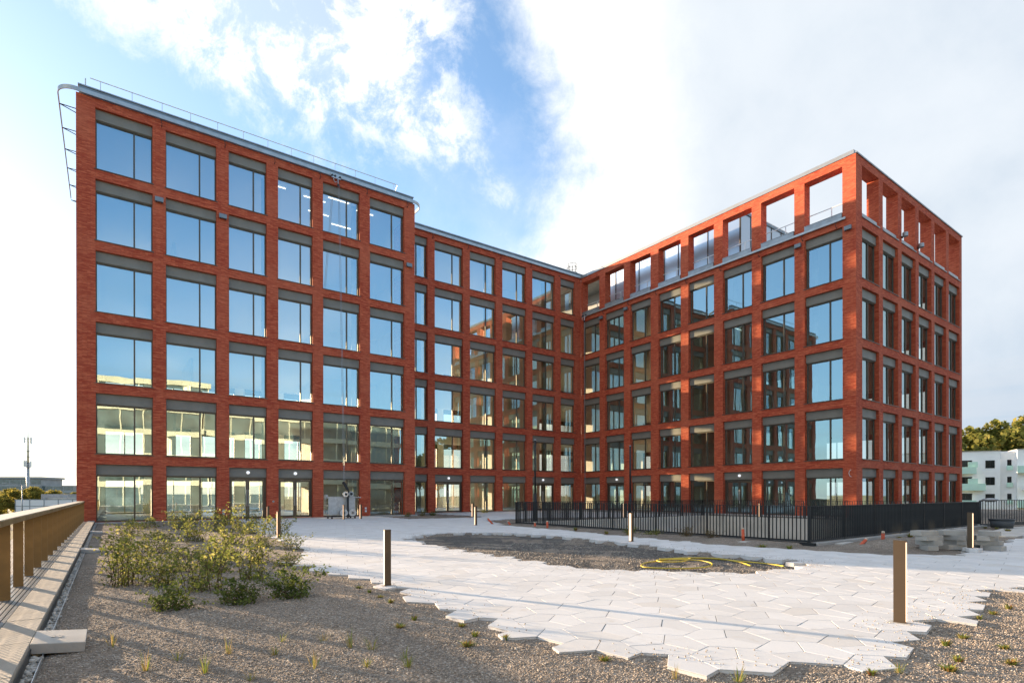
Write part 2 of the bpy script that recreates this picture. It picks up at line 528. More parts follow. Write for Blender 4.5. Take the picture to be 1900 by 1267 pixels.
# ------------------------------------------------------------------ mesh tools
class MB:
    def __init__(self):
        self.v, self.f, self.uv, self.mi = [], [], [], []

    def face(self, pts, uv=None, mi=0):
        i = len(self.v)
        self.v += [tuple(p) for p in pts]
        self.f.append(tuple(range(i, i + len(pts))))
        self.uv.append(uv)
        self.mi.append(mi)

    def box(self, x0, x1, y0, y1, z0, z1, mi=0):
        x0, x1 = min(x0, x1), max(x0, x1)
        y0, y1 = min(y0, y1), max(y0, y1)
        z0, z1 = min(z0, z1), max(z0, z1)
        i = len(self.v)
        self.v += [(x0, y0, z0), (x1, y0, z0), (x1, y1, z0), (x0, y1, z0), (x0, y0, z1), (x1, y0, z1), (x1, y1, z1), (x0, y1, z1)]
        for q in ((0, 3, 2, 1), (4, 5, 6, 7), (0, 1, 5, 4), (1, 2, 6, 5), (2, 3, 7, 6), (3, 0, 4, 7)):
            self.f.append(tuple(i + k for k in q))
            self.uv.append(None)
            self.mi.append(mi)
        return self

    def prism(self, poly, z0, z1, mi=0, cham=0.0):
        n = len(poly)
        c = np.mean(np.array(poly), axis=0)
        rings = [[(p[0], p[1], z0) for p in poly]]
        if cham > 0:
            rings.append([(p[0], p[1], z1 - cham) for p in poly])
            top = []
            for p in poly:
                d = np.array(p) - c
                L = np.linalg.norm(d)
                d = d * (1 - cham * 1.3 / max(L, 1e-6))
                top.append((c[0] + d[0], c[1] + d[1], z1))
            rings.append(top)
        else:
            rings.append([(p[0], p[1], z1) for p in poly])
        i = len(self.v)
        for r in rings:
            self.v += r
        for k in range(len(rings) - 1):
            for a in range(n):
                b = (a + 1) % n
                self.f.append((i + k * n + a, i + k * n + b, i + (k + 1) * n + b, i + (k + 1) * n + a))
                self.uv.append(None)
                self.mi.append(mi)
        self.f.append(tuple(i + (len(rings) - 1) * n + a for a in range(n)))
        self.uv.append(None)
        self.mi.append(mi)
        self.f.append(tuple(i + a for a in range(n))[::-1])
        self.uv.append(None)
        self.mi.append(mi)
        return self

    def tube(self, pts, r, n=8, mi=0, cap=True, r1=None):
        pts = [Vector(p) for p in pts]
        i0 = len(self.v)
        N = len(pts)
        prev = None
        for k, p in enumerate(pts):
            t = (pts[min(k + 1, N - 1)] - pts[max(k - 1, 0)])
            if t.length < 1e-9:
                t = Vector((0, 0, 1))
            t.normalize()
            if prev is None:
                a = t.orthogonal().normalized()
            else:
                a = (prev - t * prev.dot(t))
                a = a.normalized() if a.length > 1e-6 else t.orthogonal().normalized()
            prev = a
            b = t.cross(a)
            rr = r if r1 is None else r + (r1 - r) * k / max(1, N - 1)
            for j in range(n):
                w = 2 * math.pi * j / n
                self.v.append(tuple(p + (a * math.cos(w) + b * math.sin(w)) * rr))
        for k in range(N - 1):
            for j in range(n):
                j2 = (j + 1) % n
                self.f.append((i0 + k * n + j, i0 + k * n + j2, i0 + (k + 1) * n + j2, i0 + (k + 1) * n + j))
                self.uv.append(None)
                self.mi.append(mi)
        if cap:
            self.f.append(tuple(i0 + j for j in range(n))[::-1])
            self.f.append(tuple(i0 + (N - 1) * n + j for j in range(n)))
            self.uv += [None, None]
            self.mi += [mi, mi]
        return self

    def band(self, path, w, z0, z1, mi=0):
        """rectangular section swept along a 2-D path"""
        P = [Vector((p[0], p[1])) for p in path]
        N = len(P)
        i0 = len(self.v)
        for k in range(N):
            t = (P[min(k + 1, N - 1)] - P[max(k - 1, 0)]).normalized()
            nrm = Vector((-t.y, t.x)) * (w / 2)
            a, b = P[k] + nrm, P[k] - nrm
            self.v += [(a.x, a.y, z0), (b.x, b.y, z0), (b.x, b.y, z1), (a.x, a.y, z1)]
        for k in range(N - 1):
            for j in range(4):
                j2 = (j + 1) % 4
                self.f.append((i0 + k * 4 + j, i0 + k * 4 + j2, i0 + (k + 1) * 4 + j2, i0 + (k + 1) * 4 + j))
                self.uv.append(None)
                self.mi.append(mi)
        self.f.append((i0 + 3, i0 + 2, i0 + 1, i0))
        e = i0 + (N - 1) * 4
        self.f.append((e, e + 1, e + 2, e + 3))
        self.uv += [None, None]
        self.mi += [mi, mi]
        return self

    def disc(self, c, axis, r, h, n=16, mi=0):
        c = Vector(c)
        a = Vector(axis).normalized()
        return self.tube([c - a * h / 2, c + a * h / 2], r, n, mi)

    def ball(self, c, r, n=10, m=6, sz=1.0, mi=0):
        i0 = len(self.v)
        for k in range(m + 1):
            ph = math.pi * k / m
            for j in range(n):
                w = 2 * math.pi * j / n
                self.v.append((c[0] + r * math.sin(ph) * math.cos(w), c[1] + r * math.sin(ph) * math.sin(w), c[2] + r * sz * math.cos(ph)))
        for k in range(m):
            for j in range(n):
                j2 = (j + 1) % n
                self.f.append((i0 + k * n + j, i0 + (k + 1) * n + j, i0 + (k + 1) * n + j2, i0 + k * n + j2))
                self.uv.append(None)
                self.mi.append(mi)
        return self

    def mesh(self, name, mats, smooth=False):
        me = bpy.data.meshes.new(name)
        me.from_pydata(self.v, [], self.f)
        if not isinstance(mats, (list, tuple)):
            mats = [mats]
        for m in mats:
            me.materials.append(M[m] if isinstance(m, str) else m)
        if len(mats) > 1:
            me.polygons.foreach_set('material_index', self.mi)
        if any(u is not None for u in self.uv):
            l = me.uv_layers.new(name='UVMap')
            flat = []
            for fi, f in enumerate(self.f):
                u = self.uv[fi]
                for k in range(len(f)):
                    flat += (list(u[k]) if u is not None else [0.0, 0.0])
            l.data.foreach_set('uv', flat)
        if smooth:
            me.polygons.foreach_set('use_smooth', [True] * len(me.polygons))
        me.update()
        return me

    def build(self, name, mats, parent=None, smooth=False, **kw):
        return put(name, self.mesh(name, mats, smooth), parent, **kw)


def put(name, data, parent=None, loc=None, rot=None, label=None, cat=None, group=None, kind=None):
    o = bpy.data.objects.new(name, data)
    COL.objects.link(o)
    if parent is not None:
        o.parent = parent
    if loc is not None:
        o.location = loc
    if rot is not None:
        o.rotation_euler = rot
    if label:
        o['label'] = label
    if cat:
        o['category'] = cat
    if group:
        o['group'] = group
    if kind:
        o['kind'] = kind
    return o


def W(u, v, z=0.0):
    return (u * CU - v * SU, u * SU + v * CU, z)


def thing(name, label, cat, u=0.0, v=0.0, z=0.0, rot=0.0, group=None):
    return put(name, None, None, W(u, v, z), (0, 0, TH + rot), label, cat, group)


def raw_mesh(name, verts, faces_flat, per, mats, smooth=False):
    """fast mesh from numpy: all faces have `per` corners"""
    me = bpy.data.meshes.new(name)
    nv, nf = len(verts), len(faces_flat) // per
    me.vertices.add(nv)
    me.vertices.foreach_set('co', np.asarray(verts, dtype=np.float32).ravel())
    me.loops.add(nf * per)
    me.loops.foreach_set('vertex_index', np.asarray(faces_flat, dtype=np.int32))
    me.polygons.add(nf)
    me.polygons.foreach_set('loop_start', np.arange(nf, dtype=np.int32) * per)
    if smooth:
        me.polygons.foreach_set('use_smooth', np.ones(nf, dtype=bool))
    for m in (mats if isinstance(mats, (list, tuple)) else [mats]):
        me.materials.append(M[m])
    me.update(calc_edges=True)
    me.validate()
    return me


def inside(poly, p):
    x, y = p
    c = False
    n = len(poly)
    for i in range(n):
        x1, y1 = poly[i]
        x2, y2 = poly[(i + 1) % n]
        if (y1 > y) != (y2 > y) and x < (x2 - x1) * (y - y1) / (y2 - y1) + x1:
            c = not c
    return c


# ------------------------------------------------------------------ layout of the place, in building axes (u, v)
F = 3.75
ZS, ZT = -0.137, 3.08                 # opening sill and head above each floor
PA, PB, PC, PD = 36.61, 39.82, 37.11, 15.31
BRICK_TOP = 22.31
BACK = 53.0
A_OP = [(-0.51, 2.02), (2.64, 5.17), (5.82, 7.92), (8.59, 10.70), (11.36, 13.83), (14.54, 17.09)]
B_OP = [(17.97, 20.58), (21.22, 23.85), (24.52, 27.13), (27.83, 30.44), (31.14, 33.82), (34.51, 36.33)]
C_OP = [(37.33, 39.60), (34.30, 36.60), (31.27, 33.54), (28.22, 30.45), (25.20, 27.49), (22.14, 24.45), (19.10, 21.44), (16.09, 18.43)]
D_OP = [(37.95 + 3.07 * i, 37.95 + 3.07 * i + 2.46) for i in range(6)]
PIT = (16.0, 31.0, 7.8, 21.9)

# ------------------------------------------------------------------ ground
PAVE = [(3.35, 4.3), (3.35, 6.2), (3.45, 8.2), (3.25, 10.8), (3.1, 12.4), (3.9, 14.2), (4.5, 17.6), (4.7, 23.9), (5.2, 28), (5.9, 32), (5.9, 35.75), (14.6, 35.75),
        (14.6, 30.6), (19.2, 29.8), (20.6, 31.5), (20.6, 38.7), (33.8, 38.7), (34.5, 23.5), (31.8, 23.2), (22, 28.0), (17.0, 26.2), (15.1, 21), (14.7, 16.3), (14.3, 13.9), (14.1, 11), (14.0, 9.3), (14.4, 7.4),
        (14.7, 5.5), (15.2, 4.9), (16.0, 4.5), (23, 4.9), (33, 5.4), (33, 2.1), (11, 2.2), (9.9, 2.62), (8.8, 2.25), (7.6, 2.2), (6.9, 2.3), (6.1, 2.05), (5.5, 1.72),
        (4.7, 2.1), (4.0, 2.7), (3.65, 3.45)]
VOID = [(7.7, 16.4), (8.9, 18.0), (10.8, 18.1), (12.2, 16.9), (12.5, 14.2), (12.3, 12.2), (12.15, 10.0), (11.8, 8.4), (11.85, 7.0), (11.85, 6.0), (11.2, 5.55), (9.7, 5.5), (8.6, 6.15),
        (8.0, 6.95), (7.4, 7.95), (7.35, 10.0), (7.25, 11.6), (7.4, 13.6)]


def hnoise(x, y):
    return (math.sin(x * 1.7 + 1.3 * math.sin(y * 0.9)) * math.cos(y * 1.3 + 0.7 * math.sin(x * 1.1)) * 0.5
            + math.sin(x * 4.3 + y * 2.9) * 0.22 + math.sin(x * 9.1 - y * 7.3 + 2 * math.sin(x * 3.1)) * 0.13)


def ground_height(u, v):
    if inside(VOID, (u, v)):
        return -0.105 + 0.018 * hnoise(u * 1.7, v * 1.7)
    h = -0.024 + 0.017 * hnoise(u, v) + 0.008 * hnoise(u * 2.7 + 3, v * 2.3)
    if 14.6 < u < 16.0 and 8 < v < 22:                       # low bank against the fence kerb
        h += 0.07 * math.sin((u - 14.6) / 1.4 * math.pi / 2)
    d = math.hypot((u - 17.9) / 1.3, (v - 6.3) / 0.8)        # heap of soil near the fence corner
    h += 0.20 * math.exp(-d * d)
    if u < -0.42:
        h = min(h, -0.06)
    return h


def build_ground():
    u0, u1, v0, v1, st = -0.55, 16.0, -6.0, 36.4, 0.13
    us = np.arange(u0, u1 + 1e-6, (u1 - u0) / round((u1 - u0) / st))
    vs = np.arange(v0, v1 + 1e-6, (v1 - v0) / round((v1 - v0) / st))
    nu, nv = len(us), len(vs)
    verts = np.zeros((nu * nv, 3))
    for i, a in enumerate(us):
        for j, b in enumerate(vs):
            verts[i * nv + j] = (a, b, ground_height(a, b))
    # edge rows stay level so that the plain sheets meet them
    fl = []
    for i in range(nu - 1):
        for j in range(nv - 1):
            k = i * nv + j
            fl += [k, k + nv, k + nv + 1, k + 1]
    vv = [tuple(p) for p in verts]
    base = len(vv)
    pu0, pu1, pv0, pv1 = PIT

    def rect(a, b, c, d, z=-0.04):
        i = len(vv)
        vv.extend([(a, c, z), (b, c, z), (b, d, z), (a, d, z)])
        fl.extend([i, i + 1, i + 2, i + 3])
    # finer sheet to the right, with the soil heap
    gu = np.linspace(16.0, 24.0, 49)
    gv = np.linspace(-6.0, pv0, 85)
    k0 = len(vv)
    for a in gu:
        for b in gv:
            vv.append((a, b, ground_height(a, b)))
    for i in range(len(gu) - 1):
        for j in range(len(gv) - 1):
            k = k0 + i * len(gv) + j
            fl.extend([k, k + len(gv), k + len(gv) + 1, k + 1])
    rect(24.0, 70, -6, pv0)
    rect(pu1, 70, pv0, pv1)
    rect(16.0, 70, pv1, 60)
    rect(-2.4, 16.0, 36.4, 60)
    rect(-2.4, 70, -60, -6.0)
    me = raw_mesh('ground', vv, fl, 4, 'gravel', True)
    o = put('ground', me, None, (0, 0, 0), (0, 0, TH), kind='structure')
    # retaining edge of the raised terrace and the low land around it
    b = MB()
    b.box(-2.42, -2.40, -60, 60, -5, 0.0).box(70, 70.02, -60, 60, -5, -0.04).box(-2.4, 70, 60, 60.02, -5, -0.04).box(-2.4, 70, -60.02, -60, -5, -0.04)
    b.build('terrace_edge', 'concrete', None, rot=(0, 0, TH), kind='structure')
    b = MB()
    S = 4000
    b.face([(-S, -S, -4.6), (S, -S, -4.6), (S, S, -4.6), (-S, S, -4.6)])
    b.build('terrain', 'meadow', None, kind='structure')
    # dark gravel in the unpaved oval
    b = MB()
    n = 60
    vv, fl = [], []
    us = np.linspace(7.0, 12.8, 60)
    vs = np.linspace(5.2, 18.4, 130)
    ok = np.zeros((60, 130), bool)
    for i, a in enumerate(us):
        for j, c in enumerate(vs):
            vv.append((a, c, -0.098 + 0.03 * hnoise(a * 1.3 + 4, c * 1.3)))
            ok[i, j] = inside(VOID, (a, c))
    for i in range(59):
        for j in range(129):
            if ok[i:i + 2, j:j + 2].any():
                k = i * 130 + j
                fl += [k, k + 130, k + 131, k + 1]
    put('gravel_oval', raw_mesh('gravel_oval', vv, fl, 4, 'dark_gravel', True), None, (0, 0, 0), (0, 0, TH), kind='structure')


build_ground()


# chips of gravel near the camera, one uncountable mass
def chips(name, n, sampler, smin, smax, mat, flat=0.6, zfun=None):
    pts = []
    while len(pts) < n:
        u, v = sampler()
        if inside(PAVE, (u, v)) and not inside(VOID, (u, v)):
            continue
        pts.append((u, v, zfun(u, v) if zfun else ground_height(u, v)))
    P = np.array(pts)
    base = np.array([(1, 0, 0), (-0.5, 0.87, 0), (-0.5, -0.87, 0), (0.1, 0, 0.9), (0.1, 0, -0.9)], float)
    tri = np.array([0, 1, 3, 1, 2, 3, 2, 0, 3, 1, 0, 4, 2, 1, 4, 0, 2, 4])
    s = RNG.uniform(smin, smax, (n, 1, 1)) * RNG.uniform(0.7, 1.3, (n, 1, 3))
    V = base[None] * s
    V[:, :, 2] *= flat
    V += RNG.normal(0, 0.15, V.shape) * s
    a = RNG.uniform(0, 2 * np.pi, n)
    c, si = np.cos(a)[:, None], np.sin(a)[:, None]
    X = V[:, :, 0] * c - V[:, :, 1] * si
    Y = V[:, :, 0] * si + V[:, :, 1] * c
    Z = V[:, :, 2] + V[:, :, 0] * RNG.normal(0, 0.3, (n, 1))
    V = np.stack([X, Y, Z], 2) + P[:, None, :] + np.array([0, 0, 1.0]) * (smin * 0.25)
    idx = (np.arange(n)[:, None] * 5 + tri[None]).ravel()
    me = raw_mesh(name, V.reshape(-1, 3), idx, 3, mat)
    return put(name, me, None, (0, 0, 0), (0, 0, TH), kind='stuff', label=None)


def near_sampler(vmax, umin, umax, vmin=0.2, k=1.6):
    def f():
        t = random.random() ** k
        return random.uniform(umin, umax), vmin + (vmax - vmin) * t
    return f


g1 = chips('gravel', 80000, near_sampler(14.0, -0.42, 5.0, 1.8, 1.6), 0.005, 0.0135, 'chip')
g2 = chips('gravel', 30000, near_sampler(3.0, 5.0, 13.5, 0.2, 0.7), 0.005, 0.0135, 'chip')
g3 = chips('gravel', 9000, lambda: (random.uniform(7.2, 12.4), random.uniform(5.4, 14)), 0.012, 0.026, 'chip_dark', 0.6,
           lambda u, v: -0.098 + 0.03 * hnoise(u * 1.3 + 4, v * 1.3) if inside(VOID, (u, v)) else -5)
edge_pts = []
for P_ in (PAVE[:12] + PAVE[-12:], VOID):
    for k in range(len(P_) - 1):
        edge_pts.append((P_[k], P_[k + 1]))


def spilled():
    while True:
        a_, b_ = random.choice(edge_pts)
        t_ = random.random()
        u_ = a_[0] + (b_[0] - a_[0]) * t_ + random.gauss(0, 0.28)
        v_ = a_[1] + (b_[1] - a_[1]) * t_ + random.gauss(0, 0.28)
        if inside(PAVE, (u_, v_)) and not inside(VOID, (u_, v_)):
            return u_, v_


spill_pts = [spilled() for _ in range(1800)]


def chips_at(name, pts, smin, smax, mat):
    n = len(pts)
    base = np.array([(1, 0, 0), (-0.5, 0.87, 0), (-0.5, -0.87, 0), (0.1, 0, 0.9), (0.1, 0, -0.9)], float)
    tri = np.array([0, 1, 3, 1, 2, 3, 2, 0, 3, 1, 0, 4, 2, 1, 4, 0, 2, 4])
    V = base[None] * RNG.uniform(smin, smax, (n, 1, 1)) * RNG.uniform(0.7, 1.3, (n, 1, 3))
    P = np.array([(a, c, 0.004) for a, c in pts])
    V = V + P[:, None, :]
    me = raw_mesh(name, V.reshape(-1, 3), (np.arange(n)[:, None] * 5 + tri[None]).ravel(), 3, mat)
    return put(name, me, None, (0, 0, 0), (0, 0, TH), kind='stuff')


g4 = chips_at('gravel', spill_pts, 0.004, 0.011, 'chip')
g4['label'] = 'gravel chips spilled onto the edges of the paving'
g4['category'] = 'gravel'
for o, t in ((g1, 'loose brown gravel over the left planting bed'), (g2, 'loose brown gravel beside the paving on the right'), (g3, 'dark gravel filling the unpaved oval')):
    o['label'] = t
    o['category'] = 'gravel'


# pale pebbles along the kerb
def pebble_strip():
    n = 3600
    u = RNG.uniform(-0.575, -0.475, n)
    v = 1.5 + (35 - 1.5) * RNG.uniform(0, 1, n) ** 1.9
    s = RNG.uniform(0.013, 0.030, n)
    b = MB()
    b.ball((0, 0, 0), 1, 7, 4, 0.6)
    base = np.array(b.v)
    q = np.array([f for f in b.f])
    V = base[None] * s[:, None, None] * RNG.uniform(0.75, 1.3, (n, 1, 3))
    a = RNG.uniform(0, 6.28, n)
    c, si = np.cos(a)[:, None], np.sin(a)[:, None]
    X = V[:, :, 0] * c - V[:, :, 1] * si
    Y = V[:, :, 0] * si + V[:, :, 1] * c
    V = np.stack([X, Y, V[:, :, 2]], 2)
    V += np.stack([u, v, RNG.uniform(-0.05, -0.015, n)], 1)[:, None, :]
    idx = (np.arange(n)[:, None, None] * len(base) + q[None]).ravel()
    o = put('pebbles', raw_mesh('pebbles', V.reshape(-1, 3), idx, 4, 'pebble', True), None, (0, 0, 0), (0, 0, TH), kind='stuff')
    o['label'] = 'strip of pale rounded pebbles beside the terrace coping'
    o['category'] = 'pebbles'


pebble_strip()


# ------------------------------------------------------------------ paving: three five-sided slabs make one hexagon
def build_paving():
    bed = MB()
    base = put('paving', None, None, (0, 0, 0), (0, 0, TH), kind='structure')
    a = 0.405
    ang0 = R(11)
    hexv = [Vector((a * math.cos(R(60 * k) + ang0), a * math.sin(R(60 * k) + ang0))) for k in range(6)]
    mids = [(hexv[k] * 0.56 + hexv[(k + 1) % 6] * 0.44) for k in range(6)]
    pent = [Vector((0, 0)), mids[0], hexv[1], hexv[2], mids[2]]
    cen = sum(pent, Vector((0, 0))) / 5
    # inset by the joint
    gap = 0.0032
    ins = []
    n = 5
    for i in range(n):
        p0, p1, p2 = pent[i - 1], pent[i], pent[(i + 1) % n]
        d1, d2 = (p1 - p0).normalized(), (p2 - p1).normalized()
        n1, n2 = Vector((-d1.y, d1.x)), Vector((-d2.y, d2.x))
        m = (n1 + n2)
        m = m / m.dot(n1)
        ins.append(p1 + m * gap)
    poly = [(p.x - cen.x, p.y - cen.y) for p in ins]
    mb = MB().prism(poly, -0.085, 0.0, 0, 0.0025)
    me = mb.mesh('paver', 'paver')
    ex, ey = hexv[0] + hexv[1], hexv[1] + hexv[2]
    places = []
    for i in range(-70, 70):
        for j in range(-70, 70):
            c = Vector((9, 14)) + ex * i + ey * j
            if not (2 < c.x < 35 and 0 < c.y < 40):
                continue
            for k in range(3):
                rot = R(120 * k)
                off = Vector((cen.x * math.cos(rot) - cen.y * math.sin(rot), cen.x * math.sin(rot) + cen.y * math.cos(rot)))
                p = c + off
                if inside(PAVE, p) and not inside(VOID, p):
                    if PIT[0] - 0.3 < p.x < PIT[1] + 0.3 and PIT[2] - 0.3 < p.y < PIT[3] + 0.3:
                        continue
                    places.append((p.x, p.y, rot))
    places.sort(key=lambda q: q[0] ** 2 + q[1] ** 2)
    near, far = places[:300], places[300:]
    for (x, y, r) in near:
        o = put('paver', me, base, (x, y, random.gauss(0, 0.0007)), (random.gauss(0, 0.0014), random.gauss(0, 0.0014), r))
    fm = MB()
    v0 = [Vector(v) for v in mb.v]
    for (x, y, r) in far:
        c, s = math.cos(r), math.sin(r)
        i0 = len(fm.v)
        dz = random.gauss(0, 0.0007)
        tx, ty = random.gauss(0, 0.0014), random.gauss(0, 0.0014)
        fm.v += [(x + v.x * c - v.y * s, y + v.x * s + v.y * c, v.z + dz + tx * v.x + ty * v.y) for v in v0]
        for f in mb.f:
            fm.f.append(tuple(i0 + k for k in f))
            fm.uv.append(None)
            fm.mi.append(0)
    fm.build('far_pavers', 'paver', base, kind='stuff')
    # sand swept into the joints
    js = MB()
    for (x, y, r) in places:
        c, s = math.cos(r), math.sin(r)
        js.face([(x + (p.x - cen.x) * c - (p.y - cen.y) * s, y + (p.x - cen.x) * s + (p.y - cen.y) * c, -0.0055) for p in pent])
    js.build('joint_sand', 'joint', base, kind='stuff')
    return me


PAVER_MESH = build_paving()


# concrete strip along the foot of the wings, kerb of the far lawn
b = MB()
b.box(-1.0, 14.4, PA - 0.75, PA - 0.04, -0.06, 0.006)
b.box(14.4, 17.8, PA - 0.55, PA - 0.04, -0.06, 0.035)
b.box(18.0, 37.0, PB - 0.6, PB - 0.04, -0.06, 0.02)
b.box(36.2, 37.07, PD, PB - 0.62, -0.06, 0.02)
b.build('concrete_strip', 'concrete', None, rot=(0, 0, TH), kind='structure')

# ------------------------------------------------------------------ the brick office building
bld = thing('office_building', 'red brick office building with a grid of tall windows', 'building')
bld.location = (0, 0, 0)


def facade_mesh(name, mp, h0, h1, z0, z1, ops, t, inner=True, cap_ends=(True, True), top=True):
    """mp(h, d, z) -> local point. ops: list of (ha, hb, za, zb)."""
    b = MB()
    hs = sorted({h0, h1, *[o[0] for o in ops], *[o[1] for o in ops]})
    zs = sorted({z0, z1, *[o[2] for o in ops], *[o[3] for o in ops]})

    def solid(hm, zm):
        return not any(o[0] < hm < o[1] and o[2] < zm < o[3] for o in ops)
    # merge solid cells into vertical strips to save faces
    for i in range(len(hs) - 1):
        j = 0
        while j < len(zs) - 1:
            if solid((hs[i] + hs[i + 1]) / 2, (zs[j] + zs[j + 1]) / 2):
                k = j
                while k < len(zs) - 1 and solid((hs[i] + hs[i + 1]) / 2, (zs[k] + zs[k + 1]) / 2):
                    k += 1
                a, c, e, g = hs[i], hs[i + 1], zs[j], zs[k]
                b.face([mp(a, 0, e), mp(c, 0, e), mp(c, 0, g), mp(a, 0, g)], [(a, e), (c, e), (c, g), (a, g)], 0)
                if inner:
                    b.face([mp(c, t, e), mp(a, t, e), mp(a, t, g), mp(c, t, g)], [(c, e), (a, e), (a, g), (c, g)], 1)
                j = k
            else:
                j += 1
    for (a, c, e, g) in ops:
        b.face([mp(a, 0, e), mp(a, 0, g), mp(a, t, g), mp(a, t, e)], [(0, e), (0, g), (t, g), (t, e)], 0)
        b.face([mp(c, 0, g), mp(c, 0, e), mp(c, t, e), mp(c, t, g)], [(0, g), (0, e), (t, e), (t, g)], 0)
        b.face([mp(a, 0, g), mp(c, 0, g), mp(c, t, g), mp(a, t, g)], [(a, 0), (c, 0), (c, t), (a, t)], 0)
        b.face([mp(c, 0, e), mp(a, 0, e), mp(a, t, e), mp(c, t, e)], [(c, 0), (a, 0), (a, t), (c, t)], 0)
    if cap_ends[0]:
        b.face([mp(h0, t, z0), mp(h0, 0, z0), mp(h0, 0, z1), mp(h0, t, z1)], [(t, z0), (0, z0), (0, z1), (t, z1)], 0)
    if cap_ends[1]:
        b.face([mp(h1, 0, z0), mp(h1, t, z0), mp(h1, t, z1), mp(h1, 0, z1)], [(0, z0), (t, z0), (t, z1), (0, z1)], 0)
    if top:
        b.face([mp(h0, 0, z1), mp(h1, 0, z1), mp(h1, t, z1), mp(h0, t, z1)], [(h0, 0), (h1, 0), (h1, t), (h0, t)], 0)
    return b


mapA = lambda h, d, z: (h, PA + d, z)
mapB = lambda h, d, z: (h, PB + d, z)
mapC = lambda h, d, z: (PC + d, -h, z)
mapD = lambda h, d, z: (h, PD + d, z)
T_W = 0.42


def levels(ops, ks):
    out = []
    for k in ks:
        for (a, c) in ops:
            z0 = k * F + ZS if k > 0 else 0.02
            out.append((a, c, z0, k * F + ZT))
    return out


C_H = [(-b_, -a_) for (a_, b_) in C_OP]
facade_mesh('brick_wall', mapA, -1.32, 17.90, -0.10, BRICK_TOP, levels(A_OP, range(6)), T_W).build('brick_wall', ['brick', 'plaster'], bld)
facade_mesh('brick_wall', mapB, 17.90, 37.10, -0.10, BRICK_TOP, levels(B_OP, range(6)), T_W).build('brick_wall', ['brick', 'plaster'], bld)
facade_mesh('brick_wall', mapC, -PB, -PD, -0.10, 18.60, levels(C_H, range(5)), T_W, cap_ends=(False, False)).build('brick_wall', ['brick', 'plaster'], bld)
facade_mesh('brick_wall', mapD, PC, 56.3, -0.10, 18.60, levels(D_OP, range(5)), T_W, cap_ends=(False, True)).build('brick_wall', ['brick', 'plaster'], bld)
# open loggia frame over the right wing (thick piers)
LT = 0.72
facade_mesh('loggia_wall', mapC, -PB, -PD, 18.60, BRICK_TOP, [(a, c, 18.62, 21.83) for a, c in C_H], LT, cap_ends=(False, False)).build('loggia_wall', ['brick', 'brick'], bld)
facade_mesh('loggia_wall', mapD, PC + 0.004, 56.3, 18.60, BRICK_TOP, [(a, c, 18.62, 21.83) for a, c in D_OP], LT, cap_ends=(False, True)).build('loggia_wall', ['brick', 'brick'], bld)

# unseen sides: gable of the left wing, rear, right flank
REAR = [(-0.2 + 3.25 * i, 2.3 + 3.25 * i) for i in range(17)]
SIDE_A = [(-51.5 + 3.3 * i, -49.1 + 3.3 * i) for i in range(4)]
mapL = lambda h, d, z: (-1.32 + d, -h, z)
mapR = lambda h, d, z: (-h, BACK - d, z)
mapE = lambda h, d, z: (56.3 - d, h, z)
facade_mesh('brick_wall', mapL, -BACK, -PA, -0.10, BRICK_TOP, levels(SIDE_A, range(6)), T_W, cap_ends=(True, False)).build('brick_wall', ['brick', 'plaster'], bld)
REAR_H = [(-c, -a) for a, c in REAR]
facade_mesh('brick_wall', mapR, -56.3, 1.32, -0.10, BRICK_TOP, levels(REAR_H, range(6)), T_W, cap_ends=(False, False)).build('brick_wall', ['brick', 'plaster'], bld)
SIDE_E = [(17.2 + 3.2 * i, 19.6 + 3.2 * i) for i in range(10)]
facade_mesh('brick_wall', mapE, PD, BACK, -0.10, 18.60, levels(SIDE_E, range(5)), T_W, cap_ends=(False, False)).build('brick_wall', ['brick', 'plaster'], bld)
# side of the left wing that steps forward of the middle part
b = MB()
b.face([(17.9, PA + T_W, -0.1), (17.9, PB, -0.1), (17.9, PB, BRICK_TOP), (17.9, PA + T_W, BRICK_TOP)], [(0, -0.1), (3, -0.1), (3, BRICK_TOP), (0, BRICK_TOP)])
b.build('brick_wall', 'brick', bld)

# floors, ceilings, inner walls and columns
b = MB()
e = 0.46
for k in range(1, 7):
    zt = k * F + ZS - 0.03 if k < 6 else 22.15
    zb = k * F - 0.62
    b.box(-1.32 + e, 17.9, PA + e, BACK - e, zb, zt)
    b.box(17.9, PC + e, PB + e, BACK - e, zb, zt)
    if k < 6:
        b.box(PC + e, 56.3 - e, PD + e, BACK - e, zb, zt)
b.build('floor_slab', 'ceiling', bld)
b = MB()
b.box(-1.32 + e, 17.9, PA + e, BACK - e, -0.08, 0.012).box(17.9, PC + e, PB + e, BACK - e, -0.08, 0.012).box(PC + e, 56.3 - e, PD + e, BACK - e, -0.08, 0.012)
for k in range(1, 6):
    z = k * F + ZS - 0.026
    b.box(-1.3 + e, 17.9, PA + e, BACK - e, z, z + 0.02).box(17.9, PC + e, PB + e, BACK - e, z, z + 0.02)
    if k < 5:
        b.box(PC + e, 56.2 - e, PD + e, BACK - e, z, z + 0.02)
b.build('floor_finish', 'floor_in', bld)
b = MB()
for k in range(6):
    z0 = k * F + (ZS if k else 0.012)
    z1 = (k + 1) * F - 0.62
    # cores and partitions
    b.box(13.4, 18.5, 44.5, 49.5, z0, z1)
    b.box(30.5, 36.5, 45.5, 49.8, z0, z1)
    b.box(2.5 + (k % 3), 2.65 + (k % 3), 43.0, 48.0, z0, z1)
    b.box(22.4, 22.55, 43.0, 48.0, z0, z1)
    b.box(18.2, 18.4, PB + 0.5, 46, z0, z1)
    if k < 5:
        b.box(44.0, 49.0, 22.5, 33.5, z0, z1)
        b.box(PC + 3.2, PC + 3.35, 37.0, 43.5, z0, z1)
        b.box(PC + 0.5, PC + 4.0, 30.9, 31.05, z0, z1)
b.build('inner_wall', 'plaster', bld)
b = MB()
